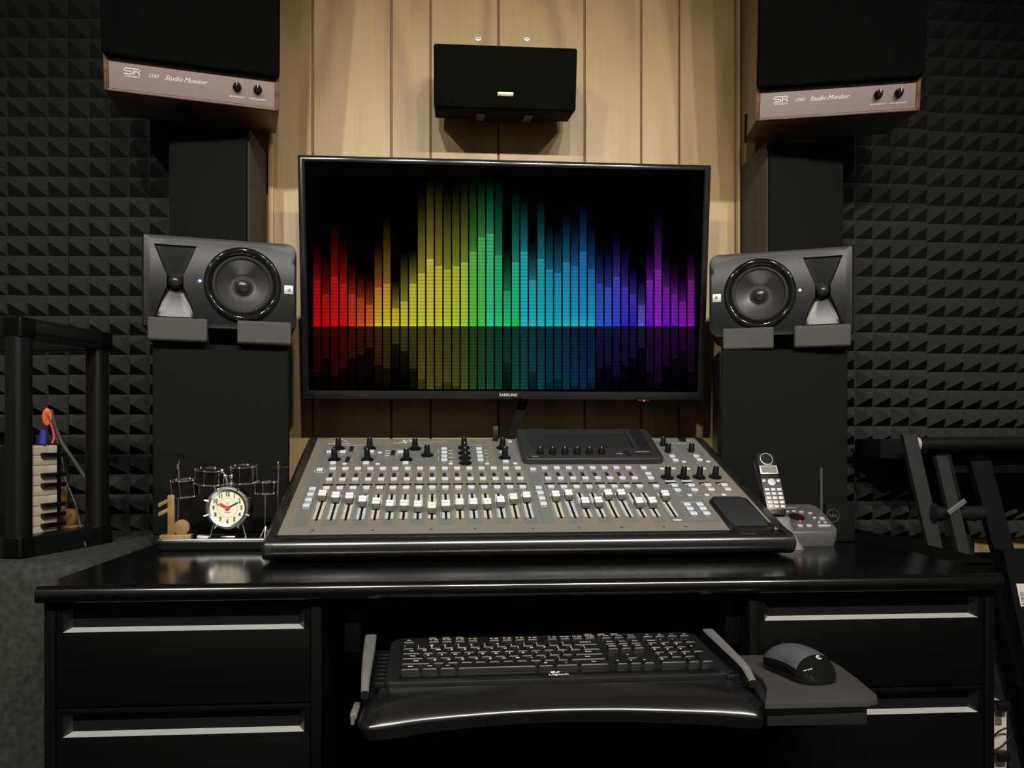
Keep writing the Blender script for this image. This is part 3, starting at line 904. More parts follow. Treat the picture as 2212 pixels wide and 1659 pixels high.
mtr_me = MB().box((0, 0, 0.0006), (0.0066, 0.0265, 0.0012), 0, 0.0004).mesh('level_meter', 'meter')
scr_me = MB().box((0, 0, 0.0006), (0.0200, 0.0070, 0.0012), 0, 0.0004).mesh('scribble_strip', 'meter')
for i in range(25):
    s = FAD_S[i]
    on_panel_part('select_button', btn, s, 0.2915)
    on_panel_part('solo_button', btn, s, 0.2353)
    on_panel_part('mute_button', btn, s, 0.1928)
    on_panel_part('scribble_strip', scr_me, s, 0.2122)
    mark(s, 0.2838, 0.0120, 0.0016); mark(s, 0.2278, 0.0100, 0.0016); mark(s, 0.1850, 0.0095, 0.0018)
    if i < 24:
        on_panel_part('level_meter', mtr_me, s - 0.0012, 0.2608)
        for k in range(6):
            mark(s + 0.0062 + 0.0002 * k, 0.2735 - 0.0050 * k, 0.0040, 0.0013)
for t in (0.1878, 0.1623, 0.1370, 0.1120):
    for s in (0.0308, 0.4586):
        on_panel_part('layer_button', btn, s, t)
        mark(s, t - 0.0085, 0.013, 0.0018)
on_panel_part('select_button', btn, 0.0311, 0.2851)
mark(0.0311, 0.2760, 0.0185, 0.0016); mark(0.0215, 0.2835, 0.0014, 0.013); mark(0.0407, 0.2835, 0.0014, 0.013); mark(0.030, 0.3010, 0.0140, 0.0018)
on_panel_part('select_button', btn, 0.4586, 0.2848); mark(0.4586, 0.2760, 0.015, 0.0018)
on_panel_part('clear_solo_button', btn, 0.6918, 0.2570)
# channel strip section, top left
def knob_mesh(collar=True, r=0.0070, h=0.0235):
    q = MB()
    if collar: q.lathe([(0.0135, 0.0), (0.0135, 0.0008), (0.0085, 0.0016)], None, 28, 0, True, True)
    q.lathe([(r, 0.0006), (r, 0.004), (r * 0.80, h - 0.001), (r * 0.72, h), (0.0001, h)], None, 24, 1, False, True)
    q.box((0, r * 0.30, h + 0.0001), (0.0011, r * 0.8, 0.0005), 2)
    return q.mesh('rotary_knob', ['black_matt', 'black', 'white'])
knob = knob_mesh()
knob_tall = knob_mesh(False, 0.0068, 0.020)
for s, t in ((0.0529, 0.4144), (0.1195, 0.4142), (0.0522, 0.3473), (0.1195, 0.3468), (0.2162, 0.4120), (0.1998, 0.3462), (0.2428, 0.3721),
             (0.3222, 0.4172), (0.3222, 0.3842), (0.3222, 0.3541), (0.3222, 0.3249), (0.4064, 0.4169), (0.4066, 0.3553),
             (0.7272, 0.2405), (0.7607, 0.2413), (0.7941, 0.2415), (0.8277, 0.2425)):
    on_panel_part('rotary_knob', knob, s, t)
for s, t in ((0.770, 0.4304), (0.7697, 0.3887), (0.823, 0.3904)):
    on_panel_part('rotary_knob', knob_tall, s, t)
for s, t in ((0.0374, 0.3890), (0.0653, 0.3890), (0.0524, 0.3231), (0.1188, 0.3232), (0.1869, 0.3884), (0.1992, 0.3226), (0.2790, 0.4070), (0.2790, 0.3844), (0.2788, 0.3613), (0.2786, 0.3395),
             (0.3544, 0.4067), (0.3545, 0.3840), (0.3546, 0.3609), (0.3543, 0.3390), (0.4066, 0.3293), (0.7707, 0.3580), (0.7708, 0.3346), (0.8245, 0.3588), (0.8244, 0.3364), (0.1244, 0.3905)):
    on_panel_part('function_button', btn, s, t)
    mark(s, t - 0.0085, 0.015 if t < 0.335 else 0.007, 0.0015)
for s, t in ((0.0761, 0.3186), (0.1429, 0.3174), (0.1429, 0.3840), (0.2919, 0.3178), (0.3669, 0.3171), (0.4256, 0.3183), (0.4260, 0.4540), (0.7867, 0.3246), (0.8403, 0.3260), (0.7288, 0.2861), (0.7531, 0.2865), (0.7830, 0.2838), (0.8176, 0.2852)):
    on_panel_part('view_button', btn_small, s, t)
for s, t in ((0.0805, 0.4100), (0.0790, 0.3480), (0.1705, 0.3870)):
    on_panel_part('level_meter', MB().box((0, 0, 0.0006), (0.0085, 0.030, 0.0012), 0, 0.0004).mesh('level_meter', 'meter'), s, t)
    for k in range(6): mark(s + 0.0085, t + 0.012 - 0.0048 * k, 0.004, 0.0013)
# user assign section
for i, s in enumerate((0.7275, 0.7612, 0.7950, 0.8288)):
    on_panel_part('scribble_strip', MB().box((0, 0, 0.0006), (0.0220, 0.0080, 0.0012), 0, 0.0004).mesh('scribble_strip', 'meter'), s, 0.2100)
    on_panel_part('assign_button', btn, s + 0.0015, 0.1950 + 0.0006 * i)
    on_panel_part('assign_button', btn, s + 0.0010, 0.1715 + 0.0008 * i)
    mark(s + 0.0015, 0.2046, 0.0195, 0.0085, 0.0010)
    mark(s, 0.1625, 0.005, 0.0018)
for i in (0, 1): P.box((0, 0, 0), (0.0215, 0.0068, 0.0006), 0, 0, T=Mp @ Matrix.Translation((0.7275 + 0.0337 * i, 0.2175, 0.0022)))
for s in (0.7452, 0.7789, 0.8124):
    on_panel_part('view_button', btn_small, s, 0.1472); mark(s, 0.1405, 0.003, 0.0016)
mark(0.7655, 0.1472, 0.018, 0.0008); mark(0.797, 0.1472, 0.020, 0.0008); mark(0.728, 0.1472, 0.005, 0.0018)
for s in (0.7266, 0.7510):
    for t in (0.1033, 0.0840, 0.0632):
        on_panel_part('mute_group_button', btn, s, t); mark(s, t - 0.0088, 0.0025, 0.0018)
word('MUTE GROUPS', 0.7395, 0.1165, 0.0062, bold=0.02)
word('TALK', 0.8425, 0.1415, 0.0048, bold=0.02)
mark(0.6905, 0.040, 0.0150, 0.0062)
# big printing along the back
word('X', 0.1860, 0.4560, 0.0330, shear=0.55, bold=0.03, sx=0.95)
mark(0.1735, 0.4475, 0.013, 0.0035)
word('32', 0.2120, 0.4590, 0.0165, bold=0.05, sx=1.3)
word('DIGITAL MIXER', 0.2700, 0.4590, 0.0052)
mark(0.255, 0.4530, 0.055, 0.0010)
word('behringer', 0.0530, 0.4440, 0.0125, bold=0.03)
for a, c in (((0.039, 0.452), (0.054, 0.474)), ((0.054, 0.474), (0.070, 0.452))):
    d = Vector((c[0] - a[0], c[1] - a[1], 0)); l = d.length
    P.box((0, 0, 0), (l, 0.0020, 0.0003), 0, 0, T=Mp @ Matrix.Translation(((a[0] + c[0]) / 2, (a[1] + c[1]) / 2, 0.0008)) @ Matrix.Rotation(math.atan2(d.y, d.x), 4, 'Z'))
for txt, s, t, z in (('CONFIG / PREAMP', 0.078, 0.4335, 0.0070), ('EQUALIZER', 0.231, 0.4335, 0.0070), ('BUS SENDS', 0.345, 0.4335, 0.0072), ('MAIN BUS', 0.409, 0.4335, 0.0070), ('RECORDER', 0.410, 0.4690, 0.0068),
                     ('MONITOR', 0.756, 0.4690, 0.0078), ('LAMP', 0.838, 0.4640, 0.0060), ('TALKBACK', 0.812, 0.4450, 0.0072), ('ASSIGN', 0.781, 0.2600, 0.0052)):
    word(txt, s, t, z, bold=0.02)
for s, t, w in ((0.160, 0.4085, 0.036), (0.160, 0.3540, 0.036)): mark(s, t, w, 0.0008)
for s, t, h in ((0.1795, 0.3813, 0.054), (0.2667, 0.396, 0.024), (0.2667, 0.351, 0.024)): mark(s, t, 0.0008, h)
for t in (0.405, 0.385, 0.362, 0.340): mark(0.2925, t - 0.004, 0.009, 0.0035); mark(0.3690, t - 0.003, 0.006, 0.003)
for t in (0.399, 0.384, 0.369): mark(0.1585, t, 0.010, 0.0055)
mark(0.221, 0.3460, 0.032, 0.0008); mark(0.243, 0.352, 0.0008, 0.012)
for s in (0.770, 0.823):
    for k in range(7):
        a = rad(-130 + 43 * k)
        mark(s + math.sin(a) * 0.0125, 0.388 + math.cos(a) * 0.0125, 0.0028, 0.0014)
mark(0.4005, 0.391, 0.0035, 0.0120)
P.build('panel_lettering', 'print', MIX, smooth=0)
# panel screws
q = MB()
for s in (0.055, 0.155, 0.254, 0.328, 0.428, 0.508, 0.583, 0.658, 0.697): q.box((0, 0, 0.0002), (0.0050, 0.0022, 0.0003), 0, 0, T=Mp @ Matrix.Translation((s, 0.0135, 0.0003)))
for s in (0.265, 0.340, 0.415, 0.570): q.box((0, 0, 0.0002), (0.0045, 0.002, 0.0003), 0, 0, T=Mp @ Matrix.Translation((s, 0.178, 0.0003)))
q.build('panel_screws', 'dark_print', MIX, smooth=0)
# display module standing proud of the panel
TIL2 = rad(6)
Mm = Mp @ Matrix.Translation((0.4420, 0.3165, 0.003)) @ Matrix.Rotation(rad(4.2), 4, 'X')
b = MB()
outl = rrect(0.300, 0.160, (0.012, 0.012, 0.014, 0.014), 5)
outl = [(x + 0.150, y + 0.080) for x, y in outl]
scr = [(x + 0.1335, y + 0.1015) for x, y in rrect(0.225, 0.098, 0.003, 3)]
bl = [[(x, y, z) for x, y in o] for o, z in ((outl, -0.012), (outl, 0.0085), (inset(outl, 0.0012), 0.0105), (inset(outl, 0.003), 0.0112))]
b.rings(bl, 0, Mm, True, False)
b.holed(inset(outl, 0.003), [scr], 0, Mm @ Matrix.Translation((0, 0, 0.0112)))
b.rings([[(x, y, z) for x, y in scr] for z in (0.0112, 0.0070)], 0, Mm, False, False)
md = b.build('display_module', 'module', MIX, smooth=30)
b = MB(); b.add([(x, y, 0.0070) for x, y in scr], [tuple(range(len(scr)))], 0, Mm)
b.build('display_glass', 'glass', md, smooth=0)
kb = knob_mesh(False, 0.0078, 0.0135)
for k in range(6):
    o = link('encoder', kb, md); o.matrix_local = Mm @ Matrix.Translation((0.0375 + 0.0262 * k, 0.0240, 0.0110))
for k in range(8):
    q = MB(); q.box((0.2685, 0.1470 - 0.0142 * k, 0.0122), (0.026, 0.0112, 0.0028), 0, 0.001, T=Mm)
    q.build('page_button', 'satin', md)
for (sx, ty) in ((0.2245, 0.030), (0.2245, 0.014), (0.2500, 0.020), (0.2700, 0.020)):
    q = MB(); q.box((sx, ty, 0.0122), (0.012, 0.010, 0.0028), 0, 0.001, T=Mm)
    q.build('page_button', 'satin', md)
q = MB()
q.text('PAGE SELECT', 0.0050, Mm @ Matrix.Translation((0.2600, 0.0310, 0.0118)), 0, bold=0.02)
q.text('LAYER', 0.0048, Mm @ Matrix.Translation((0.2070, 0.0220, 0.0118)), 0, bold=0.02)
q.text('MAIN', 0.0050, Mm @ Matrix.Translation((0.0250, 0.0090, 0.0118)), 0, bold=0.02)
q.build('display_lettering', 'print', md, smooth=0)
# padded phone rest at the right front corner
b = MB()
ol = [(0.7730, -0.004), (0.7730, 0.115), (0.7865, 0.1335), (0.8400, 0.1335), (0.8495, 0.122), (0.8495, -0.004)]
b.prism([(x, y) for x, y in reversed(ol)], 0.0, 0.0055, 0, 0.002, Mp)
po = b.build('device_rest', 'black', MIX, smooth=30)
b = MB(); b.prism(list(reversed([(0.7785, 0.004), (0.7785, 0.113), (0.7890, 0.1275), (0.8370, 0.1275), (0.8440, 0.119), (0.8440, 0.004)])), 0.005, 0.0068, 0, 0.001, Mp)
b.build('rubber_mat', 'rubber', po, smooth=30)
b = MB()
lip = [(0.0385 * math.cos(rad(180 + 180 * k / 16)), 0.0240 * math.sin(rad(180 + 180 * k / 16))) for k in range(17)] + [(0.0385, 0.010), (0.0325, 0.010)] + \
      [(0.0325 * math.cos(rad(-180 * k / 16)), 0.0155 * math.sin(rad(-180 * k / 16))) for k in range(17)] + [(-0.0325, 0.010), (-0.0385, 0.010)]
b.prism([(x + 0.8110, y - 0.004) for x, y in lip], -0.016, 0.0115, 0, 0.0015, Mp)
b.build('rest_lip', 'satin', po, smooth=40)
# gooseneck lamp socket and memory stick at the back edge
q = MB(); q.cyl(pan(0.8255, 0.4640, 0), pan(0.8255, 0.4640, 0.006), 0.0085, 0.0075, 20); q.build('lamp_socket', 'black', MIX)
u = MB()
u.box((0, 0, 0.016), (0.0125, 0.0075, 0.034), 0, 0.002)
us = u.build('usb_stick', 'black')
us.location = LRS(MIX.location, MIX.rotation_euler) @ pan(0.3945, 0.4640, 0.0006)
tag(us, 'small black memory stick plugged into the back of the mixing console', 'memory stick')

# ================================================================== DESK AND WHAT STANDS AROUND IT
dk = thing('desk', 'long black office desk with drawers at both ends under the mixing console', 'desk', (0.1245, 1.5, 0))
b = MB()
edge = [(1.150, 0.727), (1.1455, 0.7290), (1.1438, 0.7330), (1.1435, 0.7400)] + [(1.1545 - 0.011 * math.cos(rad(a)), 0.7400 + 0.011 * math.sin(rad(a))) for a in range(10, 91, 10)] + [(1.88, 0.751), (1.88, 0.727)]
b.rings([[(x, y, z) for y, z in edge] for x in (-0.5765, 0.8255)])
b.build('desktop', 'desk', dk, world=True, smooth=50)
for x0, x1 in ((-0.5720, -0.1900), (0.4390, 0.8215)):
    p = MB()
    p.box2((x0, 1.178, 0.0), (x1, 1.84, 0.7268), 0, 0.001)
    p.box2((x0, 1.160, 0.0), (x0 + 0.0150, 1.19, 0.7268), 0, 0.001)
    p.box2((x1 - 0.0150, 1.160, 0.0), (x1, 1.19, 0.7268), 0, 0.001)
    p.build('pedestal', 'desk_front', dk, world=True)
b = MB()
b.box2((-0.19, 1.80, 0.01), (0.439, 1.815, 0.7268), 0, 0.001)  # lower part added to keep the space under the desk dark
b.build('modesty_panel', 'desk_front', dk, world=True)
def drawer(x0, x1, z0, z1):
    """front board with a full-width recessed pull along its top"""
    yf = 1.163
    d = MB()
    zt = z1 - 0.0075; zl = z1 - 0.0395      # recess top and lip
    d.box2((x0, yf, z0), (x1, yf + 0.014, zl), 0, 0.0008)
    d.box2((x0, yf, zt), (x1, yf + 0.014, z1), 0, 0.0008)
    d.box2((x0, yf, zl - 0.001), (x0 + 0.008, yf + 0.014, zt + 0.001), 0, 0)
    d.box2((x1 - 0.008, yf, zl - 0.001), (x1, yf + 0.014, zt + 0.001), 0, 0)
    d.box2((x0, yf + 0.0142, z0), (x1, yf + 0.0148, z1), 0, 0)
    o = d.build('drawer', 'desk_front', dk, world=True)
    h = MB()
    X0, X1, di, rise = x0 + 0.008, x1 - 0.008, 0.011, 0.0045
    a = [(X0, yf - 0.0002, zl), (X1, yf - 0.0002, zl), (X1, yf - 0.0002, zt), (X0, yf - 0.0002, zt)]
    c = [(X0 + 0.009, yf + di, zl + rise), (X1 - 0.009, yf + di, zl + rise), (X1 - 0.009, yf + di, zt - 0.003), (X0 + 0.009, yf + di, zt - 0.003)]
    h.add(a + c, [(0, 1, 5, 4)], 0)
    h.add(a + c, [(1, 2, 6, 5), (3, 0, 4, 7), (2, 3, 7, 6)], 1)
    h.add(a + c, [(4, 5, 6, 7)], 2)
    X = LRS(dk.location).inverted()
    h.v = [X @ v for v in h.v]
    h.build('handle', ['handle', 'tray', 'black_matt'], o, smooth=0)
for x0, x1 in ((-0.5560, -0.2065), (0.4550, 0.8050)):
    dz = 0.0 if x0 < 0 else 0.003
    drawer(x0, x1, 0.5780 + dz, 0.7225)
    drawer(x0, x1, 0.10, 0.5750 + dz)
# ------------------------------------------------------------------ keyboard tray
tr = thing('keyboard_tray', 'dark grey sliding keyboard tray with curved palm rest under the desk edge', 'keyboard tray', (0.137, 1.05, 0.60))
front_edge = [(-0.1165, 1.035), (-0.1160, 0.982), (-0.1120, 0.960), (-0.0990, 0.949), (-0.0750, 0.9535), (-0.0290, 0.9700), (0.025, 0.9820), (0.080, 0.9900), (0.140, 0.9930), (0.207, 0.9895), (0.260, 0.9810), (0.312, 0.9712), (0.345, 0.9615), (0.3700, 0.9545), (0.3860, 0.9600), (0.3935, 0.9790), (0.3960, 1.000), (0.3975, 1.035)]
def smooth_line(p, n=6):
    """Catmull-Rom through the points"""
    out = []
    for i in range(len(p) - 1):
        a, b_, c, d = Vector(p[max(0, i - 1)]), Vector(p[i]), Vector(p[i + 1]), Vector(p[min(len(p) - 1, i + 2)])
        for k in range(n):
            t = k / n
            out.append(tuple(0.5 * ((2 * b_) + (c - a) * t + (2 * a - 5 * b_ + 4 * c - d) * t * t + (3 * b_ - a - 3 * c + d) * t ** 3)))
    out.append(tuple(p[-1]))
    return out
fe = smooth_line(front_edge, 5)
cxm, cym = 0.138, 1.05
def pull(pt, k):
    """move an edge point k metres towards the back middle of the tray"""
    d = Vector((cxm - pt[0], cym + 0.25 - pt[1])); d.normalize()
    return (pt[0] + d.x * k, min(1.036, pt[1] + d.y * k))
b = MB()
rows = []
for k, z in ((0.0060, 0.598), (0.0014, 0.6080), (0.0, 0.6120), (0.0008, 0.6145), (0.0028, 0.6168), (0.0062, 0.6194), (0.0120, 0.6228), (0.0200, 0.6262), (0.0300, 0.6292)):
    rows.append([(*pull(p, k), z) for p in fe])
n = len(fe)
rows.append([(-0.1165 + (0.3975 + 0.1165) * i / (n - 1), 1.0362, 0.6345) for i in range(n)])
b.rings(rows, 0, None, False, False, closed=False)
b.add(rows[0] + [(0.3975, 1.0362, 0.598), (-0.1165, 1.0362, 0.598)], [tuple(range(n + 2))], 0)
b.build('palm_rest', 'tray', tr, world=True, smooth=60)
b = MB()
b.add([(-0.1165, 1.036, 0.6285), (0.3975, 1.036, 0.6285), (0.402, 1.26, 0.6285), (-0.129, 1.26, 0.6285), (-0.1165, 1.036, 0.600), (0.3975, 1.036, 0.600), (0.402, 1.26, 0.600), (-0.129, 1.26, 0.600)],
      [(0, 1, 2, 3), (4, 5, 6, 7), (0, 1, 5, 4), (1, 2, 6, 5), (2, 3, 7, 6), (3, 0, 4, 7)], 0)
b.build('tray_floor', 'black', tr, world=True, smooth=0)
for a, c, w in (((-0.1250, 1.215), (-0.1115, 1.008), 0.0170), ((0.3930, 1.225), (0.3895, 1.017), 0.0175)):
    b = MB()
    rs = []
    for k in range(9):
        f = k / 8
        x, y = a[0] + (c[0] - a[0]) * f, a[1] + (c[1] - a[1]) * f
        zt = 0.661 - 0.011 * f - (0.010 * ((f - 0.8) / 0.2) ** 2 if f > 0.8 else 0)
        ww = w * (1 - 0.45 * f * f)
        rs.append([(x - ww / 2, y, 0.630), (x + ww / 2, y, 0.630), (x + ww / 2, y, zt - 0.002), (x + ww / 2 - 0.002, y, zt), (x - ww / 2 + 0.002, y, zt), (x - ww / 2, y, zt - 0.002)])
    b.rings(rs)
    lit_tops = [k for k, f in enumerate(b.f) if len(f) == 4 and sum(b.v[i].z for i in f) / 4 > max(b.v[i].z for i in f) - 0.0085]
    for k in lit_tops: b.m[k] = 1  # upper faces coloured lighter for the light that falls on them
    b.build('side_rail', ['black', 'rail_grey'], tr, world=True)
for sgn, x0, x1, xs in ((0, -0.1060, -0.0830, -0.0060), (1, 0.3640, 0.3830, 0.002)):
    b = MB()
    for k in range(8):
        y = 1.045 + 0.0195 * k
        f = k / 7
        b.box2((x0 + xs * f, y, 0.6290), (x1 + xs * f, y + 0.011, 0.6390), 0, 0.0015)
    b.build('grip_ridges', 'tray', tr, world=True)
# mouse platform
pad_pts = [(0.3760, 0.9430), (0.5038, 0.9424), (0.5212, 0.9500), (0.5293, 0.9670), (0.5380, 1.030), (0.5436, 1.084), (0.5440, 1.127), (0.5350, 1.146), (0.5160, 1.1525), (0.4110, 1.1560), (0.4110, 1.04), (0.4010, 1.000)]
b = MB()
b.prism([(0.383, 0.9530), (0.508, 0.9505), (0.521, 1.00), (0.527, 1.13), (0.412, 1.14)], 0.603, 0.6270, 0, 0.0015)
b.build('mouse_platform', 'satin', tr, world=True)
arm = MB(); arm.box2((0.405, 1.10, 0.585), (0.470, 1.25, 0.602), 0, 0.002); arm.build('swivel_arm', 'black', tr, world=True)
tm = MB()
for x in (-0.150, 0.425):
    tm.box2((x - 0.012, 1.19, 0.640), (x + 0.012, 1.60, 0.7268), 0, 0.002)
tm.box2((-0.150, 1.24, 0.605), (0.425, 1.30, 0.625), 0, 0.002)
tm.box2((-0.162, 1.24, 0.605), (-0.138, 1.40, 0.66), 0, 0.002); tm.box2((0.413, 1.24, 0.605), (0.437, 1.40, 0.66), 0, 0.002)
tm.build('slide_bracket', 'desk_front', tr, world=True)
hk = MB(); hk.box2((-0.1270, 0.985, 0.612), (-0.1185, 1.03, 0.620), 0, 0.002); hk.cyl((-0.1235, 0.985, 0.607), (-0.1235, 0.985, 0.618), 0.0026, n=10); hk.build('height_lever', 'rail_grey', tr, world=True)
pp = MB(); pp.prism(pad_pts, 0.6275, 0.6345, 0, 0.0015)
pad = pp.build('mouse_pad', 'mousepad', smooth=30)
tag(pad, 'grey mouse mat with rounded corners on the platform right of the keyboard', 'mouse pad')

# ------------------------------------------------------------------ keyboard
KB = thing('computer_keyboard', 'black wireless keyboard with white legends on the sliding tray', 'keyboard', (-0.0735, 1.0965, 0.651), (rad(5.6), 0, rad(1.3)))
U = 0.01905
b = MB()
body = [(x + 0.2135, y + 0.0225) for x, y in rrect(0.462, 0.166, (0.020, 0.020, 0.008, 0.008), 6)]
bz = [(0.004, -0.0165), (0.0, -0.0140), (0.0, -0.0065), (0.0012, -0.0045), (0.0035, -0.0040)]
b.rings([[(x, y, z) for x, y in inset(body, d)] for d, z in bz])
b.build('body', 'key', KB, smooth=40)
b = MB(); b.box2((0.0, -0.0600, -0.0045), (0.4270, -0.0390, -0.0032), 0, 0.001); b.build('palm_strip', 'tray', KB)
for x in (0.02, 0.41):
    MB().box2((x - 0.01, 0.085, -0.0275), (x + 0.01, 0.094, -0.0150), 0, 0.001).build('foot', 'black', KB)
MB().box2((0.0, -0.052, -0.0182), (0.427, -0.046, -0.0158), 0, 0.0008).build('front_foot', 'black', KB)
def key_bm(w, d=1.0, h=0.0072, low=False):
    q = MB()
    kw, kd = w * U - 0.0022, d * U - 0.0026
    q.rings([[(x, y, z) for x, y in rrect(a, c, 0.0018, 3)] for a, c, z in ((kw, kd, -0.0042), (kw - 0.0006, kd - 0.0006, -0.0015), (kw - 0.0030, kd - 0.0030, 0.0))])
    return q
def key(u, row, w=1.0, legend='', d=1.0, name='key', sub='', sz=0.0062, lm=1, h=0):
    q = key_bm(w, d)
    y = row * U
    if legend:
        lx, ly = (-w * U / 2 + 0.0045, 0.003) if len(legend) == 1 else (0, 0.0015)
        if len(legend) > 1: sz = 0.0040
        q.text(legend, sz, Matrix.Translation((lx, ly, 0.0002)), 1, bold=0.03)
    if sub: q.text(sub, 0.0046, Matrix.Translation((-w * U / 2 + 0.0048, -0.0035, 0.0002)), 1, bold=0.03)
    o = q.build(name, ['key', 'white' if lm == 1 else 'yellow'], KB, smooth=40)
    o.location = (u * U + w * U / 2, y, 0)
    return o
NUM = [('~', '`'), ('!', '1'), ('@', '2'), ('#', '3'), ('$', '4'), ('%', '5'), ('^', '6'), ('&', '7'), ('*', '8'), ('(', '9'), (')', '0'), ('_', '-'), ('+', '=')]
for i, (a, c) in enumerate(NUM): key(i, 3, 1, a, sub=c, sz=0.0048)
key(13, 3, 2, 'Backspace')
key(0, 2, 1.5, 'Tab')
for i, c in enumerate('QWERTYUIOP'): key(1.5 + i, 2, 1, c)
key(11.5, 2, 1, '{', sub='['); key(12.5, 2, 1, '}', sub=']'); key(13.5, 2, 1.5, '|', sub='\\')
key(0, 1, 1.75, 'Caps')
for i, c in enumerate('ASDFGHJKL'): key(1.75 + i, 1, 1, c)
key(10.75, 1, 1, ':', sub=';', sz=0.005); key(11.75, 1, 1, '"', sub="'", sz=0.005); key(12.75, 1, 2.25, 'Enter')
key(0, 0, 2.25, 'Shift')
for i, c in enumerate('ZXCVBNM'): key(2.25 + i, 0, 1, c)
for i, (a, c) in enumerate((('<', ','), ('>', '.'), ('?', '/'))): key(9.25 + i, 0, 1, a, sub=c, sz=0.005)
key(12.25, 0, 2.75, 'Shift')
key(0, -1.02, 1.5, 'Ctrl'); key(1.5, -1.02, 1.25, 'Win'); key(2.75, -1.02, 1.25, 'Alt')
key(4.0, -1.02, 5.75, '', d=1.05)
key(9.75, -1.02, 1.25, 'Alt'); key(11.0, -1.02, 1.75, 'Fn', lm=2); key(12.75, -1.02, 2.25, 'Ctrl')
NX = 15.4
for i, c in enumerate(('Insert', 'Home', 'PgUp')): key(NX + i, 3, 1, c)
for i, c in enumerate(('Delete', 'End', 'PgDn')): key(NX + i, 2, 1, c)
key(NX + 1, 0, 1, '^'); key(NX, -1.02, 1, '<'); key(NX + 1, -1.02, 1, 'v'); key(NX + 2, -1.02, 1, '>')
PX = 18.7
for i, (a, c) in enumerate((('NumLk', ''), ('/', ''), ('*', ''), ('-', ''))): key(PX + i, 3, 1, a)
for i, c in enumerate('789'): key(PX + i, 2, 1, c)
for i, c in enumerate('456'): key(PX + i, 1, 1, c)
for i, c in enumerate('123'): key(PX + i, 0, 1, c)
key(PX, -1.02, 2, '0'); key(PX + 2, -1.02, 1, '.'); key(PX + 3, 1.5, 1, '+', d=2); key(PX + 3, -0.5, 1, '', d=2)
key(0, 4.3, 1, 'Esc', d=0.8, name='function_key')
for i in range(12):
    u = 1.9 + i * 1.0 + (0.65 if i > 3 else 0) + (0.55 if i > 7 else 0)
    o = key(u, 4.3, 1, '', d=0.8, name='function_key')
    q = MB()
    q.text('F%d' % (i + 1), 0.0042, Matrix.Translation((-0.0040, 0.001, 0.0002)), 0, bold=0.03)
    q.box((0.0032, 0.001, 0.0002), (0.0058, 0.0034, 0.0003), 1)
    q.build('legend', ['white', 'olive' if i in (1, 2, 8) else 'yellow'], o, smooth=0)
for i, c in enumerate(('PrtSc', 'ScrLk', 'Pause')): key(NX + i, 4.3, 1, c, d=0.8, name='function_key')
for i, c in enumerate(('<<', '>II', '>>', '[]')): key(PX + i, 4.3, 1, c, d=0.7, name='media_key')
for u in (2.3, 3.35, 4.4, 14.6, 15.65, 16.7):
    q = MB(); q.box((0, 0, -0.0028), (0.0115, 0.0065, 0.0028), 0, 0.0010)
    o = q.build('shortcut_key', 'rail_grey', KB); o.location = (u * U, 5.02 * U, 0)
q = MB()
q.text('Logitech', 0.0078, Matrix.Translation((11.05 * U, -0.0520, -0.0028)), 0, bold=0.015)
T = Matrix.Translation((10.75 * U, -0.0445, -0.0028))
arc = [(0.0042 * math.cos(rad(40 + 280 * k / 14)), 0.0038 * math.sin(rad(40 + 280 * k / 14))) for k in range(15)]
arc2 = [(0.0016 * math.cos(rad(40 + 280 * k / 14)) + 0.0008, 0.0012 * math.sin(rad(40 + 280 * k / 14))) for k in range(15)]
for k in range(14):
    q.add([(*arc[k], 0), (*arc[k + 1], 0), (*arc2[k + 1], 0), (*arc2[k], 0)], [(0, 1, 2, 3)], 0, T)
q.add([(0.0026, -0.0012, 0), (0.0052, -0.0018, 0), (0.0085, 0.0034, 0), (0.0066, 0.0034, 0)], [(0, 1, 2, 3)], 0, T)
q.add([(0.0060, -0.0005, 0), (0.0082, -0.0005, 0), (0.0094, 0.0010, 0), (0.0072, 0.0010, 0)], [(0, 1, 2, 3)], 0, T)
q.build('lettering', 'white', KB, smooth=0)

# ------------------------------------------------------------------ mouse
MS = thing('computer_mouse', 'dark wireless mouse with gunmetal back on the grey mouse mat', 'mouse', (0.4690, 1.0560, 0.6346), (0, 0, rad(15)))
def mouse_shell(z_lo, z_hi, w_k, l0, l1, n=18):
    rows = []
    for i in range(n + 1):
        f = i / n
        y = l0 + (l1 - l0) * f
        g = (y + 0.052) / 0.108
        w = 0.0345 * w_k * (max(0.0, 1 - abs(2 * g - 1) ** 3.2)) ** 0.42 * (1 - 0.10 * math.cos(math.pi * (2 * g - 1)) * 0.8)
        h = 0.037 * (max(0.0, 1 - abs(2 * (g - 0.03) ** 0.86 - 1) ** 2.5 if g > 0.03 else 0)) ** 0.55
        rows.append((y, max(w, 1e-4), h))
    return rows
b = MB()
rs = []
for y, w, h in mouse_shell(0, 1, 1, -0.0515, 0.0555, 26):
    h = max(h, 0.002)
    rs.append([(w * math.cos(rad(a)) * (0.93 + 0.07 * math.sin(rad(a))), y, 0.001 + h * max(0, math.sin(rad(a))) ** 0.75) for a in range(0, 181, 12)] + [(-w * 0.9, y, 0.0008), (w * 0.9, y, 0.0008)])
b.rings(rs)
b.build('body', 'gloss', MS, smooth=60)
b = MB()
rs = []
for y, w, h in mouse_shell(0, 1, 1, -0.030, 0.046, 16):
    h = max(h, 0.002)
    rs.append([(w * math.cos(rad(a)) * (0.93 + 0.07 * math.sin(rad(a))) * 1.012, y, 0.0016 + h * max(0, math.sin(rad(a))) ** 0.75 * 1.012) for a in range(22, 159, 8)])
b.rings(rs, 0, None, False, False, closed=False)
b.build('top_shell', 'mouse_top', MS, smooth=60)
b = MB()
b.cyl((-0.003, 0.036, 0.0275), (0.003, 0.036, 0.0275), 0.0075, n=20)
b.build('scroll_wheel', 'black', MS)
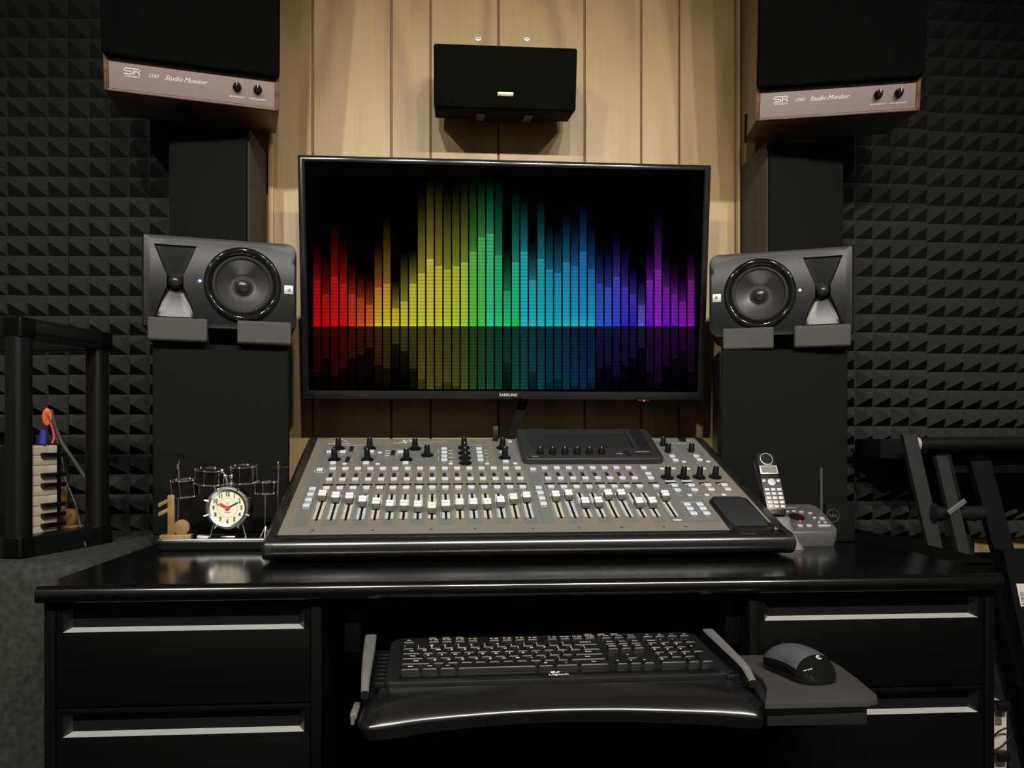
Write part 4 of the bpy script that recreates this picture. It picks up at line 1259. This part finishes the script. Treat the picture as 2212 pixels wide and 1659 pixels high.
b = MB()
Tm = Matrix.Translation((0.004, -0.0335, 0.0312)) @ Matrix.Rotation(rad(32), 4, 'X')
for k in range(14):
    b.add([(*arc[k], 0), (*arc[k + 1], 0), (*arc2[k + 1], 0), (*arc2[k], 0)], [(0, 1, 2, 3)], 0, Tm)
b.build('emblem', 'silver', MS, smooth=0)

# ------------------------------------------------------------------ drum-kit desk clock
DC = thing('drum_clock', 'miniature chrome drum kit desk clock in front of the left cloth box', 'clock', (-0.435, 1.52, DESK))
b = MB()
base = [(x - 0.435, y + 1.524) for x, y in rrect(0.208, 0.068, 0.012, 5)]
b.rings([[(x, y, z) for x, y in inset(base, d)] for d, z in ((0.002, DESK + 0.0002), (0.0, DESK + 0.003), (0.0, DESK + 0.016), (0.002, DESK + 0.0185), (0.0035, DESK + 0.0190))])
b.build('base', 'gloss', DC, world=True)
b = MB()
b.rings([[(x, y, z) for x, y in inset(base, d)] for d, z in ((-0.0006, DESK + 0.0150), (-0.0022, DESK + 0.0175), (-0.0015, DESK + 0.0215), (0.0020, DESK + 0.0235), (0.0040, DESK + 0.0225))], 0, None, False, False)
b.build('rim', 'chrome', DC, world=True, smooth=60)
ZB = DESK + 0.0192
bx, by, bz, br = -0.4150, 1.500, 0.8285, 0.0395
def upT(x, y, z): return Matrix.Translation((x, y, z)) @ FRONT
b = MB()
b.lathe([(br - 0.005, -0.040), (br - 0.003, -0.040), (br - 0.003, 0.0)], upT(bx, by, bz), 40, 0, True, False)
b.build('bass_drum', 'gloss', DC, world=True)
b = MB()
b.lathe([(br - 0.0090, 0.0003), (br - 0.0082, 0.0030), (br - 0.0050, 0.0046), (br - 0.0015, 0.0040), (br, 0.0022), (br, -0.0035), (br - 0.003, -0.004)], upT(bx, by, bz), 48)
for a in (20, 160, 200, 340, 60, 120, 240, 300):
    ca_, sa_ = math.cos(rad(a)), math.sin(rad(a))
    b.cyl((bx + br * ca_, by - 0.006, bz + br * sa_), (bx + br * ca_, by + 0.006, bz + br * sa_), 0.0022, n=8)
    b.cyl((bx + (br + 0.004) * ca_, by - 0.006, bz + (br + 0.004) * sa_), (bx + (br - 0.004) * ca_, by - 0.004, bz + (br - 0.004) * sa_), 0.0016, n=8)
b.build('hoop', 'chrome', DC, world=True)
dl = MB(); dl.lathe([(br - 0.0075, 0.0), (0.0001, 0.0)], upT(bx, by - 0.0006, bz), 40, 0, False, False)
dial = dl.build('dial', 'cream', DC, world=True)
q = MB()
for k in range(12):
    a = rad(30 * k)
    q.text(str(k if k else 12), 0.0105, upT(bx + math.sin(a) * 0.0250, by - 0.0014, bz + math.cos(a) * 0.0250), 0, bold=0.05, sx=0.8)
for k in range(60):
    a = rad(6 * k)
    q.box((bx + math.sin(a) * 0.0180, by - 0.0012, bz + math.cos(a) * 0.0180), (0.0003, 0.0003, 0.0010), 1, 0, (0, a, 0))
q.text('QUARTZ', 0.0030, upT(bx, by - 0.0014, bz - 0.0085), 1)
X = LRS(DC.location).inverted(); q.v = [X @ v for v in q.v]
q.build('numerals', ['green', 'dark_print'], dial, smooth=0)
for nm, ang, ln, w, m, off in (('hour_hand', -57, 0.0155, 0.0034, 'red', 0.0022), ('minute_hand', 62, 0.0215, 0.0018, 'dark_print', 0.0028), ('second_hand', -68, 0.022, 0.0008, 'dark_print', 0.0034), ('alarm_hand', 0, 0.0105, 0.0010, 'yellow', 0.0018)):
    a = rad(ang); q = MB()
    q.box((0, 0, ln / 2 - 0.002), (w, 0.0005, ln + 0.004), 0, 0, T=Matrix.Translation((bx, by - off, bz)) @ Matrix.Rotation(a, 4, 'Y'))
    q.v = [X @ v for v in q.v]; q.build(nm, m, dial, smooth=0)
q = MB(); q.lathe([(0.0036, 0), (0.0036, 0.003), (0.0001, 0.0036)], upT(bx, by - 0.0016, bz), 20, 0, True, True); q.v = [X @ v for v in q.v]; q.build('hand_boss', 'red', dial)
b = MB()
for s in (-1, 1):
    b.cyl((bx + s * 0.026, by + 0.004, bz - 0.030), (bx + s * 0.033, by + 0.002, ZB), 0.0014, n=8)
b.box((bx, by + 0.010, ZB + 0.003), (0.026, 0.018, 0.006), 0, 0.001)
b.build('drum_spurs', 'chrome', DC, world=True)
def small_drum(nm, x, y, z, r, h, tx, ty, lugs=6, shallow=False):
    T = Matrix.Translation((x, y, z)) @ Matrix.Rotation(rad(tx), 4, 'X') @ Matrix.Rotation(rad(ty), 4, 'Y')
    d = MB(); d.lathe([(r, -h / 2), (r, h / 2), (r - 0.001, h / 2 + 0.0003), (0.0001, h / 2 + 0.0003)], T, 32, 0, True, True)
    o = d.build(nm, 'gloss', DC, world=True)
    d = MB()
    for zz in (-h / 2, h / 2):
        d.lathe([(r + 0.0002, zz - 0.0016), (r + 0.0018, zz - 0.0014), (r + 0.0018, zz + 0.0014), (r + 0.0002, zz + 0.0018)], T, 32)
    for k in range(lugs):
        a = rad(360 / lugs * k + 25)
        p0 = (math.cos(a) * (r + 0.0016), math.sin(a) * (r + 0.0016))
        d.cyl((*p0, -h / 2 - 0.002), (*p0, h / 2 + 0.003), 0.0008, n=8, T=T)
        for zz in (-h / 2, h / 2): d.sphere((*p0, zz), 0.0017, 6, T=T)
    d.v = [X @ v for v in d.v]
    d.build('hoop', 'chrome', o)
    return o
small_drum('floor_tom', -0.4955, 1.515, 0.8640, 0.0225, 0.0300, 4, -4)
small_drum('rack_tom', -0.4520, 1.515, 0.8850, 0.0235, 0.0260, 6, 4)
small_drum('rack_tom', -0.3895, 1.515, 0.8890, 0.0215, 0.0300, 6, -1)
small_drum('snare_drum', -0.3490, 1.515, 0.8640, 0.0185, 0.0210, 0, 0)
b = MB()
b.tube([(-0.4180, 1.512, bz + br - 0.001), (-0.4215, 1.512, 0.8850), (-0.4290, 1.512, 0.8960)], 0.0026, 8)
b.tube([(-0.4120, 1.512, bz + br - 0.001), (-0.4095, 1.512, 0.8850), (-0.4050, 1.512, 0.8970)], 0.0026, 8)
for p in ((-0.4215, 1.508, 0.8860), (-0.4095, 1.508, 0.8860), (-0.4270, 1.508, 0.8960), (-0.4060, 1.508, 0.8980)): b.sphere(p, 0.0052, 8)
b.rings([[(bx + q * 0.012, by + y, bz + br + 0.0005 + 0.003 * (1 - abs(q))) for y in (0.004, 0.016)] + [(bx + q * 0.012, by + y, bz + br + 0.003 + 0.003 * (1 - abs(q))) for y in (0.016, 0.004)] for q in (-1, -0.5, 0, 0.5, 1)])
b.build('tom_mount', 'chrome', DC, world=True)
b = MB()
sx_, sy_ = -0.5155, 1.535
b.cyl((sx_, sy_, ZB + 0.028), (sx_ + 0.002, sy_, 0.915), 0.0017, n=8)
b.cyl((sx_ + 0.001, sy_, 0.898), (sx_ + 0.001, sy_, 0.908), 0.0030, n=10)
b.cyl((sx_ - 0.010, sy_ - 0.004, 0.8755), (sx_ + 0.010, sy_ - 0.004, 0.8775), 0.0020, n=8)
for a in (90, 215, 325):
    b.cyl((sx_, sy_, ZB + 0.030), (sx_ + 0.022 * math.cos(rad(a)), min(sy_ + 0.020 * math.sin(rad(a)), 1.552), ZB + 0.001), 0.0014, n=8)
b.build('cymbal_stand', 'chrome', DC, world=True)
b = MB()
b.lathe([(0.0001, 0.0030), (0.004, 0.0024), (0.0065, 0.0006), (0.0285, -0.0016), (0.0285, -0.0021), (0.006, 0.0001)], Matrix.Translation((-0.5150, 1.527, 0.9262)) @ Matrix.Rotation(rad(12), 4, 'Y'), 36)
b.build('crash_cymbal', 'gloss', DC, world=True)
b = MB()
hx, hy = -0.3480, 1.5215
b.cyl((-0.3300, 1.528, ZB + 0.045), (-0.3300, 1.528, 0.9110), 0.0012, n=8)
b.cyl((hx, 1.502, ZB + 0.024), (hx, 1.504, 0.8700), 0.0016, n=8)
for a in (210, 330, 270, 90):
    b.cyl((hx, 1.506, ZB + 0.024), (hx + 0.0105 * math.cos(rad(a)), 1.506 + 0.010 * math.sin(rad(a)), ZB + 0.001), 0.0014, n=8)
b.cyl((-0.3300, 1.528, ZB + 0.045), (-0.338, 1.528, ZB + 0.0005), 0.0014, n=8)
b.build('snare_stand', 'chrome', DC, world=True)
b = MB()
b.lathe([(0.0001, 0.0040), (0.0030, 0.0032), (0.0050, 0.0008), (0.0190, -0.0008), (0.0190, -0.0014), (0.0050, 0.0002)], Matrix.Translation((-0.3300, 1.528, 0.9030)), 36)
b.sphere((-0.3300, 1.528, 0.9110), 0.0024, 8)
b.build('ride_cymbal', 'brass', DC, world=True)
b = MB()
b.box((-0.4580, 1.498, ZB + 0.004), (0.020, 0.012, 0.0075), 0, 0.001, (0, rad(6), 0))
b.build('foot_pedal', 'silver', DC, world=True)

# wooden musical notes: one on the clock base, one in the rack
def wooden_note(label, loc, rz, sc):
    t = thing('wooden_note', label, 'ornament', loc, (0, 0, rz), 'wooden musical notes')
    b = MB(); b.box((0.004 * sc, 0, 0.005 * sc), (0.056 * sc, 0.024 * sc, 0.010 * sc), 0, 0.002 * sc); b.build('base', 'pine', t)
    b = MB()
    b.box((-0.0045 * sc, 0, 0.0465 * sc), (0.0125 * sc, 0.011 * sc, 0.074 * sc), 0, 0.0012 * sc)
    b.prism([(x, y) for x, y in circ(0.0145 * sc, 28)], -0.0055 * sc, 0.0055 * sc, 0, 0.0012 * sc, Matrix.Translation((0.0135 * sc, 0, 0.0225 * sc)) @ FRONT)
    for z in (0.077, 0.060):
        b.prism([(-0.0100 * sc, z * sc), (-0.0100 * sc, (z - 0.008) * sc), (-0.0270 * sc, (z - 0.0165) * sc), (-0.0270 * sc, (z - 0.0085) * sc)][::-1], -0.005 * sc, 0.005 * sc, 0, 0.001 * sc, FRONT)
    b.build('note', 'pine', t)
    return t
wooden_note('honey wooden musical note ornament standing on the drum clock base', (-0.5120, 1.5040, ZB + 0.0003), rad(8), 0.98)

# ------------------------------------------------------------------ telephone, its charger and the answering machine
ch = thing('phone_charger', 'small silver charging stand holding the cordless handset beside the mixing console', 'charger', (0.612, 1.455, DESK))
b = MB()
rs = []
for z, y0, y1, x0, x1 in ((0.0005, 1.418, 1.505, 0.5920, 0.6410), (0.006, 1.420, 1.503, 0.5935, 0.6395), (0.020, 1.432, 1.496, 0.5960, 0.6350), (0.038, 1.444, 1.490, 0.5975, 0.6310), (0.055, 1.450, 1.486, 0.5980, 0.6290), (0.0575, 1.452, 1.484, 0.6, 0.628)):
    rs.append([(x + (x0 + x1) / 2, y + (y0 + y1) / 2, DESK + z) for x, y in rrect(x1 - x0, y1 - y0, 0.008, 4)])
b.rings(rs)
b.build('stand', 'rail_grey', ch, world=True, smooth=50)
hs = thing('cordless_handset', 'grey cordless phone handset leaning back in its silver charging stand', 'telephone', (0.6035, 1.461, 0.8100), (rad(-29), 0, 0))
hw_, hl, hd = 0.0400, 0.128, 0.022
b = MB()
rs = []
for f, k in ((0, 0.84), (0.03, 0.93), (0.15, 0.98), (0.55, 1.0), (0.85, 1.06), (0.96, 0.98), (1.0, 0.80)):
    rs.append([(x * k, y, f * hl) for x, y in rrect(hw_, hd, 0.006, 4)])
b.rings(rs)
b.build('shell', 'satin', hs, smooth=50)
yF = -hd / 2 - 0.0003
b = MB()
rs2 = [(-0.0185, 0.008), (0.0185, 0.008), (0.0190, 0.073), (-0.0190, 0.073)]
b.prism(rs2, 0.0, 0.0012, 0, 0.0004, front_T(0, -hd / 2 + 0.0004, 0)); b.build('keypad_plate', 'phone_grey', hs)
b = MB()
for r in range(5):
    for c in range(3):
        b.box((-0.0118 + 0.0118 * c, yF - 0.0012, 0.014 + 0.0088 * r), (0.0088, 0.0014, 0.0058), 0, 0.0006)
b.build('keypad', 'print', hs)
b = MB(); b.lathe([(0.0078, 0), (0.0072, 0.0016), (0.0045, 0.0018), (0.0040, 0.0010), (0.0001, 0.0010)], front_T(0, yF - 0.0008, 0.0645), 24, 0, True, True)
for s in (-1, 1): b.box((s * 0.0140, yF - 0.001, 0.0680), (0.0065, 0.0012, 0.0055), 0, 0.0005)
b.build('navigation_button', 'silver', hs)
b = MB(); b.box((0, yF, 0.0915), (0.0350, 0.0016, 0.0185), 0, 0.0006); lcd_o = b.build('display_frame', 'silver', hs)
b = MB(); b.box((0, yF - 0.0011, 0.0915), (0.0290, 0.0008, 0.0130), 0, 0); b.build('display', 'lcd', lcd_o)
b = MB(); b.lathe([(0.0128, 0), (0.0126, 0.0008), (0.0118, 0.0010), (0.0114, 0.0002)], front_T(0, yF, 0.1150), 28); b.build('earpiece', 'silver', hs)
b = MB(); b.text('Panasonic', 0.0042, front_T(0, yF - 0.0012, 0.1030), 0, bold=0.02); b.build('lettering', 'print', hs, smooth=0)

am = thing('answering_machine', 'grey telephone answering machine with red light in front of the right cloth box', 'answering machine', (0.690, 1.50, DESK))
Ta = Matrix.Translation((0.6795, 1.462, DESK))
def aslope(x, y): return 0.0295 + 0.0445 * (y / 0.098)
b = MB()
ol = [(x, y + 0.049) for x, y in rrect(0.098, 0.098, (0.022, 0.008, 0.012, 0.016), 5)]
b.rings([[(*p, 0.0004) for p in inset(ol, 0.005)], [(*p, 0.012) for p in inset(ol, 0.001)]] + [[(x, y, aslope(x, y) + dz) for x, y in inset(ol, d)] for d, dz in ((0, -0.010), (0, -0.003), (0.0015, -0.0008), (0.004, 0))], 0, Ta)
b.build('shell', 'phone_grey', am, world=True, smooth=40)
Ts = Ta @ Matrix.Translation((0, 0, aslope(0, 0))) @ Matrix.Rotation(math.atan(0.0445 / 0.098), 4, 'X')
b = MB(); b.lathe([(0.0205, 0.0002), (0.0200, 0.0025), (0.0165, 0.0030), (0.0160, 0.0012), (0.0001, 0.0012)], Ts @ Matrix.Translation((-0.016, 0.050, 0)) @ Matrix.Diagonal((1, 0.95, 1, 1)), 36, 0, False, True)
ao = b.build('speaker_ring', 'phone_grey', am, world=True)
b = MB(); b.lathe([(0.0155, 0.0018), (0.0001, 0.0018)], Ts @ Matrix.Translation((-0.016, 0.050, 0)), 30); b.build('speaker_grille', 'black_matt', am, world=True)
b = MB(); b.sphere((0, 0, 0), 0.0022, 8, T=Ts @ Matrix.Translation((-0.016, 0.0325, 0.0028))); b.build('message_light', 'led_red', am, world=True)
b = MB()
for x, y, w, h in ((-0.0215, 0.0185, 0.010, 0.008), (-0.004, 0.0185, 0.010, 0.008), (0.026, 0.0180, 0.0240, 0.0055), (0.019, 0.048, 0.006, 0.006), (0.033, 0.045, 0.009, 0.009), (0.021, 0.031, 0.006, 0.004), (0.033, 0.030, 0.006, 0.004), (-0.026, 0.073, 0.009, 0.004), (-0.012, 0.074, 0.009, 0.004), (0.002, 0.071, 0.009, 0.004), (0.018, 0.066, 0.008, 0.004)):
    b.box((x, y, 0.001), (w, h, 0.004), 0, 0.0012, T=Ts)
b.build('buttons', 'silver', am, world=True)
b = MB(); b.text('Panasonic', 0.0070, Ts @ Matrix.Translation((-0.014, 0.090, 0.0006)), 0, bold=0.01); b.build('lettering', 'print', am, world=True, smooth=0)

rt = thing('wireless_router', 'small black box with thin aerial and ring emblem behind the answering machine', 'router', (0.757, 1.54, DESK))
MB().box2((0.7300, 1.522, DESK + 0.0004), (0.7900, 1.546, DESK + 0.0760), 0, 0.005).build('case', 'black_matt', rt, world=True)
b = MB(); b.cyl((0.7270, 1.535, DESK + 0.010), (0.7265, 1.535, 0.898), 0.0030, 0.0026, 10); b.build('aerial', 'cable', rt, world=True)
b = MB(); b.lathe([(0.0118, 0), (0.0126, 0.001), (0.0134, 0)], front_T(0.7440, 1.5214, 0.8035), 36); b.text('DELL', 0.0085, front_T(0.7440, 1.5210, 0.8035), 0, bold=0.02); b.build('emblem', 'phone_grey', rt, world=True)

# ------------------------------------------------------------------ left: carpeted cabinet, rack and what is in it
cb = MB(); cb.box2((-1.55, 1.376, 0.0), (-0.606, 1.885, 0.7485), 0, 0.030, 5)
tag(cb.build('carpeted_cabinet', 'carpet'), 'large grey-green carpet-covered cabinet left of the desk under the black rack', 'cabinet')
RK = thing('equipment_rack', 'open black plastic equipment rack standing on the carpeted cabinet', 'rack', (-0.7400, 1.4220, 0.749), (0, 0, rad(-15.5)))
RW, RD, RH = 0.46, 0.232, 0.4165
for nm, z0 in (('bottom_frame', 0.0), ('top_frame', RH - 0.036)):
    b = MB()
    for x in (-0.039, -RW):
        b.box2((x, 0.0, z0), (x + 0.039, RD, z0 + 0.036), 0, 0.004)
    for y in (0.0, RD - 0.038):
        b.box2((-RW, y, z0), (0.0, y + 0.038, z0 + 0.036), 0, 0.004)
    for y0 in (0.042,):
        b.box2((0.0, y0, z0 + 0.012), (0.0012, RD - 0.04, z0 + 0.016), 0, 0)
    if z0 == 0: b.box2((-RW + 0.03, 0.03, 0.018), (-0.03, RD - 0.03, 0.026), 0, 0)
    b.build(nm, 'rack_black', RK)
for x, y in ((-0.0365, 0.0015), (-0.0365, RD - 0.0375), (-RW + 0.003, 0.003), (-RW + 0.003, RD - 0.036)):
    b = MB(); b.prism([(px + x + 0.0165, py + y + 0.0165) for px, py in rrect(0.036, 0.036, 0.011, 4)], 0.034, RH - 0.034, 0, 0)
    b.build('post', 'rack_black', RK, smooth=40)
Tr = LRS(RK.location, RK.rotation_euler)
def in_rack(x, y, z): return Tr @ Vector((x, y, z))
# mini keyboard standing on its end, its keys facing right
mk = thing('mini_keyboard', 'small black toy piano with ivory keys standing on end in the rack', 'toy piano', tuple(in_rack(-0.062, 0.105, 0.0264)), (0, 0, rad(-15.5)))
b = MB(); b.box2((-0.052, -0.045, 0.0), (0.006, 0.055, 0.170), 0, 0.004); b.build('case', 'rack_black', mk)
kp = 0.167 / 9
for k in range(9):
    b = MB(); b.box2((0.0062, -0.0690, 0.0015 + kp * k), (0.0200, 0.0270, 0.0015 + kp * (k + 1) - 0.0007), 0, 0.0012); b.build('white_key', 'ivory', mk)
b = MB(); b.box2((0.0, -0.0690, 0.001), (0.0062, -0.03, 0.1680), 0, 0.0005); b.build('key_bed', 'ivory', mk)
for k in (1, 2, 3, 5, 6, 8):
    b = MB(); b.box2((0.0195, -0.0140, 0.0015 + kp * k - 0.0042), (0.0290, 0.0400, 0.0015 + kp * k + 0.0042), 0, 0.0018); b.build('black_key', 'gloss', mk)
wooden_note('dim wooden musical note ornament at the back inside the black rack', tuple(in_rack(-0.075, 0.187, 0.0264)), rad(-25), 1.18)
eb = thing('audio_unit', 'black half-rack audio box standing left of the toy piano in the rack', 'audio unit', tuple(in_rack(-0.22, 0.10, 0.0264)), (0, 0, rad(-15.5)))
MB().box2((-0.10, -0.06, 0.0), (0.095, 0.075, 0.190), 0, 0.004).build('case', 'rack_black', eb)
MB().box2((-0.09, -0.064, 0.02), (0.085, -0.058, 0.175), 0, 0.002).build('front_panel', 'tray', eb)
hb = thing('small_box', 'small grey box lying on top of the audio box in the rack', 'box', tuple(in_rack(-0.17, 0.10, 0.2166)), (0, 0, rad(-15.5)))
MB().box2((-0.045, -0.03, 0.0), (0.06, 0.04, 0.030), 0, 0.003).build('case', 'carpet', hb)
MB().box2((-0.045, -0.0312, 0.012), (0.06, -0.0295, 0.018), 0, 0).build('seam', 'black_matt', hb)
pk = MB()
Tp = Matrix.Translation((-0.7830, 1.600, 0.9985)) @ Matrix.Rotation(rad(12), 4, 'Z') @ FRONT
egg = [(0.0085 * math.cos(rad(a)), 0.0155 * math.sin(rad(a)) * (1 if a < 180 else 1.15)) for a in range(0, 360, 15)]
pk.prism(egg, -0.0015, 0.0015, 0, 0.0006, Tp)
pt = thing('cable_tag', 'bright orange oval tag hanging from a cable in the rack', 'tag', (-0.783, 1.60, 0.9985))
pk.build('disc', 'orange', pt, world=True)
q = MB(); q.box((0, 0.001, 0.0018), (0.0012, 0.016, 0.0004), 0, 0, T=Tp); q.box((-0.003, 0.006, 0.0018), (0.001, 0.010, 0.0004), 0, 0, (0, 0, 0.35), T=Tp); q.box((0.003, 0.006, 0.0018), (0.001, 0.010, 0.0004), 0, 0, (0, 0, -0.35), T=Tp)
q.build('marking', 'red_cord', pt, world=True, smooth=0)
def cable(pts, r, m, label, name='cable'):
    c = MB(); c.tube(smooth_line(pts, 6), r, 8)
    return tag(c.build(name, m, smooth=60), label, 'cable')
cable([(-0.7860, 1.603, 1.015), (-0.7780, 1.602, 0.990), (-0.7700, 1.600, 0.960), (-0.7720, 1.596, 0.946)], 0.0026, 'red_cord', 'short red cable end above the toy piano in the rack')
cable([(-0.7790, 1.606, 1.012), (-0.7640, 1.610, 0.955), (-0.7430, 1.618, 0.915), (-0.7160, 1.630, 0.860), (-0.7030, 1.645, 0.800), (-0.6890, 1.652, 0.7535)], 0.0040, 'cable', 'thick grey-green cable drooping down at the back of the rack')
cable([(-0.7810, 1.600, 1.000), (-0.7600, 1.604, 0.930), (-0.7500, 1.600, 0.880), (-0.7290, 1.596, 0.830), (-0.7180, 1.594, 0.785), (-0.6930, 1.560, 0.7515)], 0.0019, 'cable', 'thin grey-green cable drooping down inside the rack')
cable([(-0.7170, 1.637, 0.975), (-0.7120, 1.640, 0.93), (-0.7080, 1.643, 0.88), (-0.7020, 1.655, 0.83), (-0.6980, 1.658, 0.7530)], 0.0028, 'cable', 'upright grey-green cable beside the rear post of the rack')
pl = MB(); pl.cyl((0, 0, 0), (0.002, 0, 0.026), 0.0072, 0.0056, 14)
po_ = pl.build('plug', 'blue'); po_.location = in_rack(-0.044, 0.098, 0.2026); po_.location.z = mk.location.z + 0.1702
tag(po_, 'blue plug standing on top of the toy piano in the rack', 'plug')

# ------------------------------------------------------------------ right: folded stand, case, power strip
FS = thing('folding_stand', 'folded black metal stand with slanting legs leaning right of the desk', 'stand', (1.16, 1.86, 0.0))
def flat_leg(p_top, p_bot, w, th, nm='leg', mname='satin', dy=0.0):
    a, c = Vector(p_top), Vector(p_bot)
    q = MB(); d = (c - a)
    side = Vector((1, 0, 0))
    rs = []
    for p in (a, c):
        rs.append([p + Vector((-w / 2, -th / 2, 0)), p + Vector((w / 2, -th / 2, 0)), p + Vector((w / 2, th / 2, 0)), p + Vector((-w / 2, th / 2, 0))])
    q.rings(rs)
    return q.build(nm, mname, FS, world=True, smooth=0)
flat_leg((1.062, 1.80, 0.966), (1.256, 1.74, 0.0), 0.034, 0.014, mname='leg_dark')
flat_leg((1.118, 1.765, 0.915), (1.302, 1.70, 0.0), 0.028, 0.014, mname='leg_dark')
flat_leg((1.168, 1.85, 0.950), (1.360, 1.78, 0.0), 0.036, 0.016, mname='black')
flat_leg((1.276, 1.88, 0.950), (1.485, 1.80, 0.0), 0.052, 0.018, mname='black')
b = MB(); b.cyl((1.105, 1.83, 0.942), (1.70, 1.83, 0.948), 0.0165, n=20); b.build('top_tube', 'black', FS, world=True)
b = MB(); b.cyl((1.083, 1.83, 0.942), (1.090, 1.83, 0.942), 0.0172, n=20); b.cyl((1.096, 1.83, 0.942), (1.104, 1.83, 0.942), 0.0172, n=20); b.build('tube_cap', 'silver', FS, world=True)
b = MB(); b.cyl((1.110, 1.775, 0.783), (1.230, 1.775, 0.783), 0.016, n=18); b.lathe([(0.021, 0), (0.021, 0.004), (0.014, 0.007)], Matrix.Translation((1.110, 1.775, 0.785)) @ Matrix.Rotation(rad(-90), 4, 'Y'), 24, 0, True, True)
b.build('pivot', 'satin', FS, world=True)
b = MB(); b.box((1.145, 1.745, 0.800), (0.050, 0.004, 0.012), 0, 0.001, (0, rad(-35), 0)); b.build('latch', 'rail_grey', FS, world=True)
b = MB(); b.box2((1.05, 1.90, 0.905), (1.80, 2.03, 0.955), 0, 0.004); b.box2((1.20, 1.885, 0.87), (1.80, 2.03, 0.945), 0, 0.004); b.build('upper_beam', 'black_matt', FS, world=True)
GC = thing('instrument_case', 'flat black instrument case standing against the wall behind the folded stand', 'case', (1.55, 2.0, 0.0))
MB().box2((1.02, 1.955, 0.0), (1.85, 2.03, 0.655), 0, 0.015).build('case', 'black_matt', GC, world=True)
MB().box2((0.968, 1.955, 0.0), (1.335, 2.028, 0.700), 0, 0.01).build('side_pocket', 'black_matt', GC, world=True)
MB().box2((1.02, 1.948, 0.32), (1.85, 1.957, 0.335), 0, 0.002).build('seam', 'black', GC, world=True)
SC = thing('side_cabinet', 'narrow black cabinet standing against the right end of the desk', 'cabinet', (0.885, 1.6, 0.0))
MB().box2((0.829, 1.335, 0.0), (0.941, 1.84, 0.736), 0, 0.003).build('carcass', 'desk_front', SC, world=True)
MB().box2((0.828, 1.330, 0.736), (0.943, 1.842, 0.744), 0, 0.003).build('top', 'desk_front', SC, world=True)
KS = thing('slanting_bar', 'black slanting bar with a barcode sticker at the right edge', 'bar', (1.26, 1.62, 0.0))
q = MB()
rs = []
for x, z in ((1.1525, 0.720), (1.310, 0.0)):
    rs.append([(x, 1.60, z), (x + 0.085, 1.60, z), (x + 0.085, 1.63, z), (x, 1.63, z)])
q.rings(rs); q.build('bar', 'black', KS, world=True, smooth=0)
def bar_x(z): return 1.135 + (0.800 - z) / 0.800 * 0.175
q = MB()
stz = (0.650, 0.602)
q.add([(bar_x(stz[0]) + 0.0125, 1.5994, stz[0]), (bar_x(stz[0]) + 0.033, 1.5994, stz[0]), (bar_x(stz[1]) + 0.033, 1.5994, stz[1]), (bar_x(stz[1]) + 0.0125, 1.5994, stz[1])], [(0, 1, 2, 3)], 0)
for k in range(9):
    z = 0.632 - 0.0032 * k; hgt = (0.0007, 0.0014, 0.0009)[k % 3]
    q.add([(bar_x(z) + 0.016, 1.5990, z), (bar_x(z) + 0.029, 1.5990, z), (bar_x(z) + 0.029, 1.5990, z - hgt), (bar_x(z) + 0.016, 1.5990, z - hgt)], [(0, 1, 2, 3)], 1)
q.build('barcode_sticker', ['sticker', 'dark_print'], KS, world=True, smooth=0)
PS = thing('power_strip', 'white upright power strip with black plugs beside the right end of the desk', 'power strip', (1.05, 1.45, 0.0))
b = MB(); b.box2((1.0170, 1.455, 0.0), (1.0570, 1.490, 0.450), 0, 0.005); b.build('body', 'strip_white', PS, world=True)
for z in (0.447, 0.352):
    b = MB(); b.box2((1.0270, 1.438, z - 0.009), (1.0520, 1.456, z + 0.009), 0, 0.003); b.build('plug', 'black', PS, world=True)
b = MB(); b.box2((1.0310, 1.4535, 0.408), (1.0440, 1.4555, 0.432), 0, 0.0005); b.build('switch', 'rail_grey', PS, world=True)
b = MB(); b.tube(smooth_line([(1.018, 1.447, 0.386), (1.030, 1.440, 0.402), (1.045, 1.438, 0.408), (1.056, 1.440, 0.402), (1.050, 1.440, 0.388), (1.035, 1.442, 0.372), (1.020, 1.446, 0.362)], 5), 0.0016, 8); b.build('cord', 'black', PS, world=True, smooth=60)
